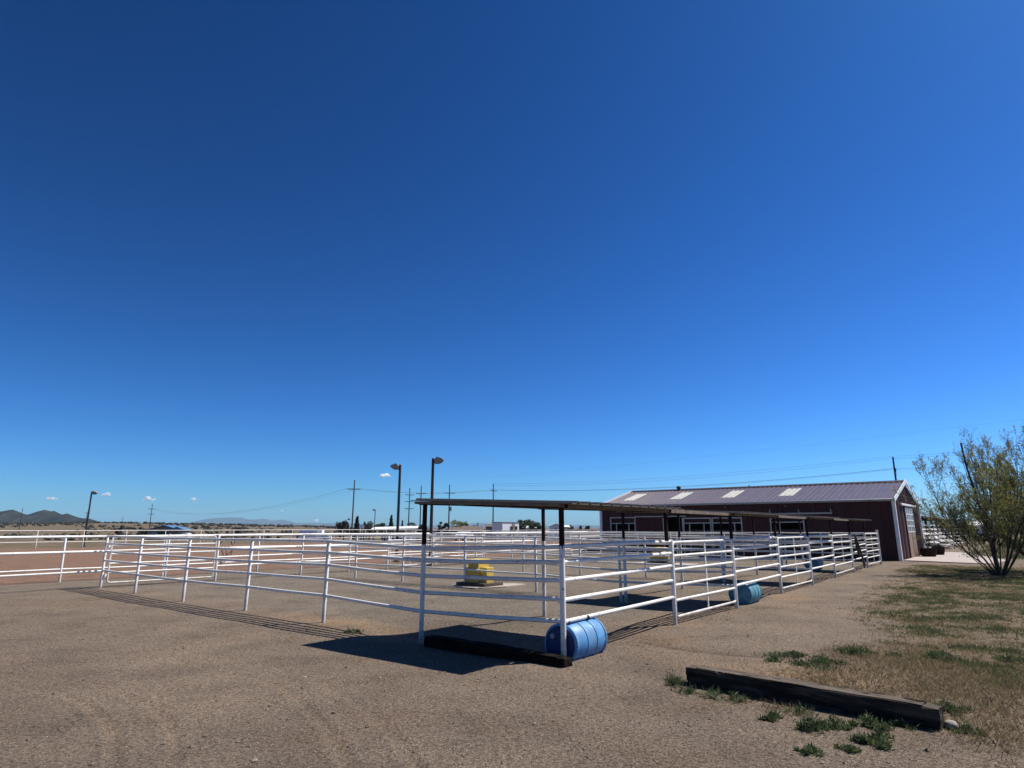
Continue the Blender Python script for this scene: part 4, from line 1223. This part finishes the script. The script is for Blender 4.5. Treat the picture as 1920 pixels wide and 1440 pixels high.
FT = [('brown leafless looking tree left of the tall power pole', 645, 150, 4.6, 973, 'olive'),
      ('dark pointed conifer beside the white sign board', 669, 140, 2.5, 969, 'conifer'),
      ('small dark conifer right of the white sign board', 683, 142, 1.9, 979, 'conifer'),
      ('grey green round tree behind the sign board', 693, 165, 4.2, 971, 'grey'),
      ('grey green tree left of the tall conifer', 717, 165, 4.0, 974, 'grey'),
      ('tall dark conifer behind the white roofed carport', 733, 160, 2.5, 967, 'conifer'),
      ('tiny conifer peeking over the carport roof', 754, 175, 1.6, 976, 'conifer'),
      ('small round tree at the foot of the three armed pole', 770, 175, 3.0, 974, 'grey'),
      ('dark low tree right of the carport', 795, 150, 4.0, 978, 'olive'),
      ('slim grey tree left of the transformer pole', 826, 150, 2.0, 972, 'grey'),
      ('second slim grey tree beside the transformer pole', 836, 150, 1.7, 975, 'olive'),
      ('fresh green tree over the brown roofed house', 857, 150, 3.2, 971, 'spring'),
      ('small green tree right of the transformer pole', 868, 152, 2.6, 974, 'spring'),
      ('small dark conifer by the far ridge', 896, 170, 1.0, 980, 'conifer'),
      ('dark bushy tree left of the white trailer', 918, 120, 1.8, 977, 'olive'),
      ('dark treetop showing over the white trailer', 949, 160, 1.6, 974, 'olive'),
      ('grey green spreading tree right of the white trailer', 978, 120, 2.4, 970, 'grey'),
      ('wider grey green tree next to the shelter post', 994, 125, 3.0, 970, 'grey'),
      ('small dark tree between the two shelter posts', 1007, 128, 1.7, 976, 'olive'),
      ('small dark tree right of the near corner post', 1072, 200, 1.7, 982, 'olive'),
      ('dot sized dark tree on the plain left of the barn', 1089, 210, 1.5, 984, 'olive'),
      ('dot sized dark tree next to the barn edge', 1102, 215, 1.6, 984, 'olive'),
      ('dark juniper on the slope at the left', 225, 190, 2.2, 984, 'olive'),
      ('dark juniper left of the blue roofed house', 277, 165, 5.0, 991, 'olive'),
      ('round dark juniper on the slope right of the blue roof', 443, 200, 3.4, 983, 'olive'),
      ('dark round bush behind the second paddock fence', 1793, 78, 2.3, 979, 'olive'),
      ('dark spreading bush behind the first tree', 1815, 84, 2.2, 981, 'olive')]
for f in FT: far_tree(*f)
def far_bush_row():
    for k, (px, Y, wd, top, lb) in enumerate([(1900, 60, 2.6, 962, 'tall dark shrub between the two trees at the right edge'), (1840, 70, 2.2, 1000, 'low olive shrub seen through the tree branches')]):
        far_tree(lb, px, Y, wd, top, 'olive')
far_bush_row()

def scrub():
    """junipers and chamisa dotting the hillside, read as one mass"""
    V_, F_ = [], []
    n = 0
    base = bmesh.new(); bmesh.ops.create_icosphere(base, subdivisions=1, radius=1)
    bv = np.array([v.co for v in base.verts]); bf = np.array([[v.index for v in f.verts] for f in base.faces]); base.free()
    cnt = 0
    for k in range(2600):
        Y = 150 + 420 * random.random() ** .8
        px = random.uniform(-350, 660) if k % 9 else random.uniform(-350, 2100)
        x = bx(px, Y)
        if fbm(np.array([x * .015]), np.array([Y * .012]), 61)[0] < .44: continue
        if px > 640 and Y < 330: continue
        s = random.uniform(.25, .75) * (1.0 + Y / 500) * (.45 if random.random() < .4 else 1)
        z = h1(x, Y)
        for j in range(3):
            v = bv * (s * random.uniform(.55, .95)) * (1 + rng.uniform(-.25, .25, (len(bv), 1))) * np.array([1, 1, .75]) + np.array([x + random.uniform(-.5, .5) * s, Y + random.uniform(-.5, .5) * s, z + s * random.uniform(.3, .55)])
            V_.append(v); F_.append(bf + n); n += len(bv)
    o = put('scrub', np_mesh('scrub', np.concatenate(V_), np.concatenate(F_), M['leaf_olive']))
    tag(o, 'dark juniper scrub scattered over the tan hillside', 'scrub', kind='stuff')
scrub()
def ridge_wood():
    V_, F_ = [], []; n = 0
    base = bmesh.new(); bmesh.ops.create_icosphere(base, subdivisions=1, radius=1)
    bv = np.array([v.co for v in base.verts]); bf = np.array([[v.index for v in f.verts] for f in base.faces]); base.free()
    for k in range(420):
        px = random.uniform(-300, 660) if k < 300 else random.uniform(640, 2100)
        Y = random.uniform(505, 545) if k < 300 else random.uniform(420, 560)
        x = bx(px, Y); z = h1(x, Y); s = random.uniform(.5, 1.35) * (1 if k < 300 else .8)
        v = bv * s * (1 + rng.uniform(-.25, .25, (len(bv), 1))) * np.array([1.3, 1, .8]) + np.array([x, Y, z + s * .45])
        V_.append(v); F_.append(bf + n); n += len(bv)
    o = put('ridge_woodland', np_mesh('ridge_woodland', np.concatenate(V_), np.concatenate(F_), M['leaf_olive']))
    tag(o, 'thin line of dark junipers along the skyline', 'woodland', kind='stuff')
ridge_wood()

# ------------------------------------------------------------------ houses, trailer, sign, vehicles
def house(name, label, px, Y, wd, dp, wall_h, roof_h, wall, roof, yaw=0.0, windows=((.25, .9), (.7, .9)), door=.48, z=None, cat='house', gable='x', over=.4):
    x = bx(px, Y); z0 = h1(x, Y) if z is None else z
    root = empty(name, (x, Y, z0), yaw, label, cat)
    MB().box((0, 0, wall_h / 2), (wd, dp, wall_h)).build('wall', wall, root, smooth=False)
    X, D = wd / 2 + over, dp / 2 + over
    if gable == 'x':                # ridge runs along x
        MB().prism([(-X, -D, wall_h), (-X, 0, wall_h + roof_h), (-X, D, wall_h), (-X, D, wall_h + .12), (-X, 0, wall_h + roof_h + .14), (-X, -D, wall_h + .12)], (2 * X, 0, 0)).build('roof', roof, root, smooth=False)
        MB().prism([(-wd / 2 + .01, -dp / 2, wall_h - .01), (-wd / 2 + .01, dp / 2, wall_h - .01), (-wd / 2 + .01, 0, wall_h + roof_h - .1)], (wd - .02, 0, 0)).build('gable', wall, root, smooth=False)
    else:
        MB().prism([(-X, -D, wall_h), (0, -D, wall_h + roof_h), (X, -D, wall_h), (X, -D, wall_h + .12), (0, -D, wall_h + roof_h + .14), (-X, -D, wall_h + .12)], (0, 2 * D, 0)).build('roof', roof, root, smooth=False)
        MB().prism([(-wd / 2, -dp / 2 + .01, wall_h - .01), (wd / 2, -dp / 2 + .01, wall_h - .01), (0, -dp / 2 + .01, wall_h + roof_h - .1)], (0, dp - .02, 0)).build('gable', wall, root, smooth=False)
    for t, s in windows:
        wn_ = MB().box((-wd / 2 + wd * t, -dp / 2 - .02, wall_h * .58), (s, .06, s)).build('window', M['trim'], root, smooth=False)
        MB().box((-wd / 2 + wd * t, -dp / 2 - .055, wall_h * .58), (s - .14, .02, s - .14)).build('pane', M['car_glass'], wn_, smooth=False)
    if door is not None:
        MB().box((-wd / 2 + wd * door, -dp / 2 - .02, 1.0), (.95, .06, 2.0)).build('door', M['old_wood'], root, smooth=False)
    return root
hs = house('house', 'small house with a bright blue metal roof beyond the arena', 318, 150, 6.6, 6.5, 2.35, 1.05, M['cladding_grey'], M['roof_blue'], yaw=.15, gable='y', windows=((.2, .9),), door=None)
MB().box((1.6, -3.3, 1.0), (.9, .1, 1.9)).build('porch_wall', M['cladding_tan'], hs, smooth=False)
MB().box((-.2, -3.29, 1.05), (2.2, .08, 2.0)).build('garage_opening', M['black'], hs, smooth=False)
MB().prism([(1.5, -4.2, 2.4), (4.6, -4.2, 2.4), (4.6, -4.2, 2.5), (3.0, -4.2, 3.2), (1.5, -4.2, 2.5)], (0, 5, 0)).build('porch_roof', M['roof_blue'], hs, smooth=False)
tag(MB().bev((0, 0, .9), (1.4, 1.6, 1.8), .05).build('tank', M['cladding_white'], None, (bx(351, 140), 140, h1(bx(351, 140), 140))), 'small white tank beside the blue roofed house', 'tank')
def carport():
    Y = 130; x = bx(742, Y)
    root = empty('carport', (x, Y, h1(x, Y)), R(6), 'long carport with a white metal roof left of the shelter', 'carport')
    g = h1(x, Y)
    MB().prism([(-4.6, -3, 2.55), (4.5, -3, 2.75), (4.5, 2, 3.2), (-4.6, 2, 2.95)], (0, 0, .12)).build('roof', M['roof_white'], root, smooth=False)
    for k in range(5):
        MB().box((-4.2 + k * 2.1, -2.7, 1.3), (.14, .14, 2.6)).build('post', M['trim'], root, smooth=False)
    MB().box((.3, 1.6, 1.25), (6.0, .2, 2.3)).build('back_wall', M['cladding_tan'], root, smooth=False)
    for k in range(3):
        MB().box((-2 + k * 2, 1.47, .9), (1.3, .06, 1.6)).build('bay_door', M['roof_brown'], root, smooth=False)
carport()
house('house', 'low brown roofed house behind the transformer pole', 876, 150, 6.5, 6, 1.9, .85, M['cladding_tan'], M['roof_brown'], yaw=.1)
house('house', 'brown shed left of the transformer pole', 830, 160, 5.2, 5, 1.9, .5, M['roof_brown'], M['cladding_grey'], yaw=-.1, windows=((.3, .7),), door=.65)
house('house', 'pale gabled house beside the far ridge', 890, 165, 3.4, 5, 2.2, .8, M['cladding_white'], M['cladding_grey'], yaw=.05, gable='y', windows=((.5, .8),), door=None)
house('house', 'tiny white roofed house seen between the shelter posts', 1041, 210, 3.6, 4, 2.2, .8, M['cladding_white'], M['roof_white'], gable='y', windows=((.5, .8),), door=None)
house('house', 'low pale house right of the near corner post', 1056, 215, 3.2, 5, 1.9, .55, M['cladding_tan'], M['roof_white'], windows=((.3, .8), (.7, .8)), door=None)
house('house', 'low white house half hidden by the spreading trees', 989, 140, 3.0, 4, 1.7, .5, M['cladding_white'], M['roof_white'], windows=((.3, .7),), door=.6)
house('house', 'pale house far behind the right hand tree', 1826, 150, 4.5, 5, 2.2, .8, M['cladding_white'], M['roof_white'], windows=((.3, .7),), door=.6)
def office_trailer():
    Y = 105; x = bx(948, Y)
    root = empty('office_trailer', (x, Y, 0), R(51), 'white boxy trailer with dark steps to its door', 'trailer')
    MB().bev((0, 0, 1.55), (4.3, 2.2, 2.0), .04).build('body', M['cladding_white'], root)
    MB().box((0, 0, 2.6), (4.45, 2.35, .1)).build('roof', M['cladding_grey'], root, smooth=False)
    dr = MB().box((.45, -1.27, 1.5), (.75, .05, 1.75)).build('door', M['cladding_grey'], root, smooth=False)
    MB().box((.2, -1.31, 1.5), (.05, .04, .2)).build('handle', M['black'], dr, smooth=False)
    st = MB().beam((-1.1, -1.5, .1), (.1, -1.5, 1.9), .08, .16).beam((-1.1, -2.2, .1), (.1, -2.2, 1.9), .08, .16).build('stair_rail', M['black'], root)
    for k in range(6):
        MB().box((-1.0 + .18 * k, -1.85, .15 + .14 * k), (.2, .7, .04)).build('step', M['black'], root, smooth=False)
    for sx in (-.5, .5):
        MB().path([(sx, -1.1, .3), (sx, -.85, .3)], [.32, .32], 14).build('wheel', M['tyre'], root)
    MB().box((1.15, -1.27, 1.7), (.7, .04, .6)).build('window', M['car_glass'], root, smooth=False)
office_trailer()
house('shed', 'grey brown shed touching the left side of the white trailer', 921, 108, 1.7, 2.6, 2.1, .35, M['cladding_grey'], M['roof_brown'], cat='shed', windows=(), door=None, over=.1)
sgn = empty('sign_board', (bx(678, 125), 125, h1(bx(678, 125), 125)), R(5), 'white blank sign board on two posts by the conifers', 'sign')
MB().box((0, 0, bz(975, 125)), (.95, .08, .68)).build('board', M['roof_white'], sgn, smooth=False)
for sx in (-.25, .25): MB().tube((sx, .06, -.2), (sx, .06, bz(975, 125)), .05, n=8).build('post', M['trim'], sgn)
flag = empty('flag_pole', (bx(655.5, 132), 132, h1(bx(655.5, 132), 132)), 0, 'thin white flag pole left of the wide crossarm pole', 'flag pole')
MB().tube((0, 0, 0), (0, 0, bz(966, 132) + 1.0), .04, n=8).build('pole', M['trim'], flag)
MB().box((-.28, 0, bz(970, 132) + .8), (.5, .02, .3)).build('flag', M['roof_blue'], flag, smooth=False)
def vehicle(name, label, px, Y, yaw, kind):
    x = bx(px, Y); root = empty(name, (x, Y, h1(x, Y)), yaw, label, 'car' if kind == 'car' else kind, 'parked vehicles beyond the arena')
    if kind == 'car':
        prof = [(-2.1, .35), (-2.15, .75), (-1.95, .95), (-1.2, 1.0), (-.6, 1.45), (.8, 1.48), (1.5, 1.05), (2.05, .95), (2.15, .6), (2.1, .35)]
        MB().prism([(p[0], -.85, p[1]) for p in prof], (0, 1.7, 0)).build('body', M['car_white'], root)
        for s_ in (-.86, .84): MB().prism([(-1.0, s_, 1.05), (-.55, s_, 1.38), (.75, s_, 1.40), (1.25, s_, 1.05)], (0, .02, 0)).build('side_window', M['car_glass'], root, smooth=False)
        wx = (-1.35, 1.35)
    else:
        MB().bev((0, 0, 1.55), (4.2, 2.1, 2.1), .12, 2).build('body', M['car_white'], root)
        MB().box((.4, -1.06, 1.8), (1.2, .03, .5)).build('side_window', M['car_glass'], root, smooth=False)
        MB().box((-1.2, -1.06, 1.4), (.6, .03, 1.6)).build('door', M['trim'], root, smooth=False)
        wx = (-.4, .5)
    for q in wx:
        for s_ in (-1, 1):
            wh = MB().path([(q, s_ * .68, .33), (q, s_ * .88, .33)], [.33, .33], 16).build('wheel', M['tyre'], root)
            MB().path([(q, s_ * .87, .33), (q, s_ * .89, .33)], [.18, .18], 12).build('rim', M['rim'], wh)
vehicle('camper', 'white camper trailer beyond the arena left of the sign', 585, 118, .1, 'camper')
vehicle('parked_car', 'white car parked just right of the camper trailer', 594, 100, .2, 'car')
vehicle('parked_car', 'white car parked below the carport roof', 768, 98, .1, 'car')
vehicle('parked_car', 'white car parked near the low brown roofed house', 870, 104, 1.2, 'car')
vehicle('parked_car', 'white car parked on the plain between the shelter posts', 1035, 100, .3, 'car')

# ------------------------------------------------------------------ small clouds low over the horizon
def cloud_mat():
    m = bpy.data.materials.new('cloud_vapour'); m.use_nodes = True
    nt = m.node_tree; nt.nodes.clear()
    out = N(nt, 'ShaderNodeOutputMaterial'); v = N(nt, 'ShaderNodeVolumePrincipled')
    v.inputs['Color'].default_value = (1, 1, 1, 1)
    v.inputs['Density'].default_value = 0.04
    v.inputs['Anisotropy'].default_value = 0.25
    nt.links.new(v.outputs[0], out.inputs['Volume'])
    return m
M['cloud'] = cloud_mat()
def cloud(label, px, py, wpx, hpx, seed):
    Y = 12000
    k = Y / 1200.6
    random.seed(seed)
    m = MB()
    n = 7
    for i in range(n):
        t = (i + .5) / n - .5
        s = (1 - abs(t) * 1.5) * random.uniform(.6, 1.1)
        r = hpx * k * .50 * max(.35, s)
        m.blob((t * wpx * k * .85, random.uniform(-.3, .3) * wpx * k, random.uniform(-.1, .25) * hpx * k * s), r, 2, .1, .8)
    o = m.build('cloud', M['cloud'], None, (bx(px, Y), Y, bz(py, Y)))
    tag(o, label, 'cloud', 'small white clouds low over the plain')
cloud('largest small white cloud beside the left facing floodlight', 717, 892, 24, 14, 1)
cloud('flat small cloud above the dark mountains', 88, 935, 24, 8, 2)
cloud('small cloud right of the left floodlight head', 190, 928, 16, 10, 3)
cloud('small double cloud just left of the two armed power pole', 274, 937, 22, 10, 4)
cloud('small cloud right of the two armed power pole', 357, 936, 17, 8, 5)
cloud('tiny cloud on the horizon beyond the scrub', 592, 976, 10, 7, 6)
cloud('tiny faint cloud above the blue mountains', 526, 958, 7, 5, 7)
random.seed(99)

# ------------------------------------------------------------------ grass, weeds, straw and gravel
def blades(name, label, cat, P, hgt, wid, tint, lean=.5, up=1.0):
    n = len(P)
    d = rng.normal(0, lean, (n, 3)); d[:, 2] = up * (1 if up else 0) + (rng.normal(0, .1, n) if not up else 0)
    d /= np.linalg.norm(d, axis=1)[:, None]
    s = np.cross(d, rng.normal(0, 1, (n, 3))); s /= np.linalg.norm(s, axis=1)[:, None]
    hgt = np.broadcast_to(hgt, n)[:, None]; wid = np.broadcast_to(wid, n)[:, None]
    v = np.stack([P - s * wid, P + s * wid, P + d * hgt], 1).reshape(-1, 3)
    f = np.arange(3 * n).reshape(n, 3)
    col = np.concatenate([np.repeat(tint * .78, 3, axis=0), np.ones((3 * n, 1))], 1)
    return tag(put(name, np_mesh(name, v, f, M['blade'], {'tint': col})), label, cat, kind='stuff')

def grass():
    n = 60000
    a = .3 + 29 * rng.random(n) ** 1.5
    b = -1.0 - 13 * rng.random(n)
    x = A0[0] + a * U[0] + b * V[0]; y = A0[1] + a * U[1] + b * V[1]
    d = lawn_density(x, y)
    keep = rng.random(n) < d * .9
    x, y, d = x[keep], y[keep], d[keep]
    k = 10
    X = np.repeat(x, k) + rng.normal(0, .045, len(x) * k); Y = np.repeat(y, k) + rng.normal(0, .045, len(x) * k)
    P = np.stack([X, Y, H(X, Y) - .005], 1)
    t = np.repeat(fbm(x * 1.3, y * 1.3, 91) + .35 * (d - .6) + rng.normal(0, .12, len(x)), k) + rng.normal(0, .06, len(X))
    g = np.array([.10, .125, .048]); g2 = np.array([.17, .165, .075]); dry = np.array([.36, .27, .15]); br = np.array([.23, .165, .095])
    tint = np.where(t[:, None] > .64, g, np.where(t[:, None] > .54, g2, np.where(t[:, None] > .46, br, dry))) * rng.uniform(.7, 1.3, (len(X), 1))
    h = rng.uniform(.025, .07, len(X)) * (1 + .4 * (t > .6))
    blades('grass', 'thin patchy lawn of green and dry grass at the right', 'grass', P, h, rng.uniform(.004, .008, len(X)), tint, .8)
grass()
def rough_grass():
    n = 3800
    a = 38 + 45 * rng.random(n); b = -2.2 - 22 * rng.random(n)
    x = A0[0] + a * U[0] + b * V[0]; y = A0[1] + a * U[1] + b * V[1]
    k = 9
    X = np.repeat(x, k) + rng.normal(0, .16, n * k); Y = np.repeat(y, k) + rng.normal(0, .16, n * k)
    P = np.stack([X, Y, H(X, Y) - .02], 1)
    t = np.repeat(fbm(x * .3, y * .3, 93) + rng.normal(0, .1, n), k)[:, None]
    tint = np.where(t > .55, np.array([.10, .12, .045]), np.where(t > .45, np.array([.17, .16, .07]), np.array([.28, .21, .12]))) * rng.uniform(.7, 1.3, (n * k, 1))
    blades('rough_grass', 'rough olive grass and weeds behind the concrete apron and the tree', 'grass', P, rng.uniform(.10, .34, n * k), rng.uniform(.015, .03, n * k), tint, .6)
rough_grass()
def spots(n, cx, cy, sx, sy, ang=0):
    q = rng.normal(0, 1, (n, 2)) * np.array([sx, sy])
    c, s = math.cos(ang), math.sin(ang)
    return cx + q[:, 0] * c - q[:, 1] * s, cy + q[:, 0] * s + q[:, 1] * c
def dry_weeds():
    xs, ys = [], []
    for (px, py, sx, sy, n) in [(1560, 1262, .5, .3, 500), (1700, 1290, .7, .4, 900), (1850, 1320, .6, .4, 850), (1900, 1280, .6, .45, 800), (1780, 1262, .7, .35, 700), (1660, 1240, .6, .3, 500), (1600, 1225, .4, .2, 500), (1880, 1380, .35, .25, 500), (1500, 1300, .5, .2, 700)]:
        gx, gy = gp(px, py)
        x, y = spots(n, gx, gy, sx, sy, RZ)
        xs.append(x); ys.append(y)
    x = np.concatenate(xs); y = np.concatenate(ys)
    k = 3
    X = np.repeat(x, k) + rng.normal(0, .05, len(x) * k); Y = np.repeat(y, k) + rng.normal(0, .03, len(x) * k)
    P = np.stack([X, Y, H(X, Y) - .005], 1)
    cols = np.array([[.22, .15, .09], [.29, .21, .12], [.38, .29, .17], [.16, .16, .07], [.31, .22, .13]])
    tint = cols[rng.integers(0, 5, len(X))] * rng.uniform(.7, 1.25, (len(X), 1))
    blades('dry_weeds', 'brown dead weeds and dry grass behind the timber', 'dry weeds', P, rng.uniform(.03, .10, len(X)), rng.uniform(.0025, .006, len(X)), tint, .9)
dry_weeds()
def straw():
    xs, ys = [], []
    for (px, py, sx, sy, n) in [(1440, 1275, .45, .22, 900), (1530, 1290, .5, .2, 800), (1360, 1310, .4, .15, 300), (1200, 1205, .5, .3, 500), (1330, 1165, .5, .25, 500), (1430, 1140, .7, .3, 500), (1080, 1225, .3, .2, 160), (1550, 1345, .8, .2, 350), (1750, 1330, .7, .3, 600), (620, 1180, .8, .3, 200)]:
        gx, gy = gp(px, py)
        x, y = spots(n, gx, gy, sx, sy, RZ)
        xs.append(x); ys.append(y)
    # loose chips over the whole yard
    n = 9000
    r = 3.2 + 16 * rng.random(n) ** 1.6; t = rng.uniform(-.75, .75, n)
    xs.append(r * np.sin(t)); ys.append(r * np.cos(t))
    x = np.concatenate(xs); y = np.concatenate(ys)
    P = np.stack([x, y, H(x, y) + .004], 1)
    cols = np.array([[.34, .25, .15], [.28, .20, .12], [.40, .31, .20], [.22, .16, .10]])
    tint = cols[rng.integers(0, 4, len(x))] * rng.uniform(.75, 1.15, (len(x), 1))
    blades('straw', 'loose straw and wood chips strewn over the yard', 'straw', P, rng.uniform(.015, .055, len(x)), rng.uniform(.002, .004, len(x)), tint, 1.0, 0.0)
straw()
def weed(label, px, py, rad, hgt, dens, tall=False):
    x, y = gp(px, py)
    root = empty('weed', (x, y, h1(x, y)), 0, label, 'weed', 'green weeds round the timber')
    n = int(dens)
    kc = 7; cc = rng.normal(0, 1, (kc, 2)) * rad * .62; ki = rng.integers(0, kc, n)
    q = cc[ki] + rng.normal(0, 1, (n, 2)) * rad * rng.uniform(.12, .4, kc)[ki][:, None]
    z = np.abs(rng.normal(0, .45, n)) * hgt * np.exp(-(q ** 2).sum(1) / (rad * .8) ** 2)
    c = np.stack([q[:, 0], q[:, 1], z], 1)
    leaf_quads('leaves', c, .040 if not tall else .055, M['leaf_weed'], root, up=.7, aspect=.26 if not tall else .12, jitter=.7)
    m = MB()
    for k in range(9):
        t = random.random() * 6.28; r_ = random.random() * rad * .6
        m.path([(math.cos(t) * r_ * .4, math.sin(t) * r_ * .4, -.01), (math.cos(t) * r_, math.sin(t) * r_, hgt * .8)], [.003, .0015], 4)
    m.build('stems', M['leaf_weed'], root)
W = [('upright green weed at the left end of the foreground timber', 1263, 1285, .09, .16, 420, True),
     ('sparse weed in front of the left end of the timber', 1292, 1300, .10, .07, 200, True),
     ('thin weed in front of the timber, a third along from its left end', 1335, 1306, .12, .07, 220, True),
     ('thin weed right of the small sparse one at the timber', 1372, 1312, .10, .08, 220, True),
     ('round green weed alone below the middle of the timber', 1450, 1348, .07, .07, 420, False),
     ('low faint weed close against the middle of the timber', 1500, 1338, .10, .06, 200, True),
     ('largest green weed patch below the timber', 1528, 1370, .14, .09, 900, False),
     ('green weed touching the right side of the largest patch', 1562, 1362, .09, .08, 500, False),
     ('leafy weed against the timber near its right half', 1627, 1360, .12, .09, 700, False),
     ('small weed under the leafy one by the timber', 1645, 1384, .08, .06, 420, False),
     ('small pale weed between the two leafy patches', 1614, 1392, .06, .06, 260, False),
     ('low weed at the foot of the timber near its right end', 1690, 1362, .08, .05, 260, False),
     ('small weed alone at the lower left of the weeds', 1515, 1410, .06, .05, 320, False),
     ('small weed alone in the gravel right of the lowest one', 1590, 1407, .05, .04, 220, False),
     ('small weed alone in the gravel below the timber end', 1666, 1402, .07, .04, 260, False),
     ('grey green weed behind the right end of the timber', 1777, 1333, .10, .09, 420, False),
     ('small dark weed right of the pale stone', 1817, 1372, .08, .05, 420, False),
     ('wide green weed patch where the hose furrow ends', 1490, 1236, .28, .12, 2000, False),
     ('green weed patch right of the furrow patch', 1530, 1240, .22, .09, 1000, False),
     ('green and brown weed patch at the lawn corner', 1610, 1228, .26, .12, 1500, False),
     ('dark weed clump in the lawn behind the timber', 1765, 1232, .20, .10, 900, False),
     ('small dark weed clump near the right edge of the lawn', 1890, 1240, .16, .09, 600, False),
     ('low weed at the foot of the front fence by the shadow', 655, 1186, .16, .07, 300, False)]
for q in W: weed(*q)
random.seed(5)
sx_, sy_ = gp(1784, 1366)
tag(MB().blob((0, 0, .03), .055, 3, .07, .75).build('stone', M['stone'], None, (sx_, sy_, h1(sx_, sy_))), 'pale fist sized stone at the right end of the timber', 'stone')

def gravel():
    n = 60000
    r = 2.6 + 15 * rng.random(n) ** 1.9; t = rng.uniform(-.80, .80, n)
    x, y = r * np.sin(t), r * np.cos(t)
    s = rng.lognormal(math.log(.0045), .40, n)
    s = np.clip(s, .0025, .014)
    s[:500] = rng.uniform(.012, .026, 500)
    base = np.array([[1, 0, 0], [-1, 0, 0], [0, 1, 0], [0, -1, 0], [0, 0, 1], [0, 0, -.6]], float)
    tri = np.array([[0, 2, 4], [2, 1, 4], [1, 3, 4], [3, 0, 4], [2, 0, 5], [1, 2, 5], [3, 1, 5], [0, 3, 5]])
    v = base[None] * (1 + rng.uniform(-.35, .35, (n, 6, 1))) * s[:, None, None] * np.array([1, 1, .7])
    an = rng.random(n) * 6.28
    c, sn = np.cos(an)[:, None], np.sin(an)[:, None]
    vx = v[:, :, 0] * c - v[:, :, 1] * sn; vy = v[:, :, 0] * sn + v[:, :, 1] * c
    P = np.stack([vx + x[:, None], vy + y[:, None], v[:, :, 2] + (H(x, y) + s * .25)[:, None]], -1).reshape(-1, 3)
    f = (tri[None] + (np.arange(n) * 6)[:, None, None]).reshape(-1, 3)
    cols = np.array([[.25, .20, .155], [.20, .16, .125], [.30, .25, .20], [.14, .11, .09], [.22, .155, .11], [.40, .36, .31], [.06, .05, .045]])
    pr = np.array([.28, .24, .18, .10, .14, .035, .012]); pr /= pr.sum()
    tint = cols[rng.choice(7, n, p=pr)] * rng.uniform(.8, 1.15, (n, 1))
    col = np.concatenate([np.repeat(tint * .72, 6, axis=0), np.ones((6 * n, 1))], 1)
    tag(put('gravel', np_mesh('gravel', P, f, M['pebble'], {'tint': col})), 'loose small gravel over the yard in the foreground', 'gravel', kind='stuff')
gravel()

# ------------------------------------------------------------------ air
def haze():
    m = bpy.data.materials.new('thin_blue_haze'); m.use_nodes = True
    nt = m.node_tree; nt.nodes.clear()
    out = N(nt, 'ShaderNodeOutputMaterial'); v = N(nt, 'ShaderNodeVolumePrincipled')
    v.inputs['Color'].default_value = (0.42, 0.70, 1.0, 1)
    v.inputs['Density'].default_value = HAZE
    nt.links.new(v.outputs[0], out.inputs['Volume'])
    lo, hi = -8, 190
    o = MB().box((0, 0, (lo + hi) / 2), (19000, 19000, hi - lo)).build('haze', m, None, smooth=False)
    o['kind'] = 'stuff'
    o['label'] = 'thin pale blue air over the whole plain'
HAZE = 7e-5
haze()
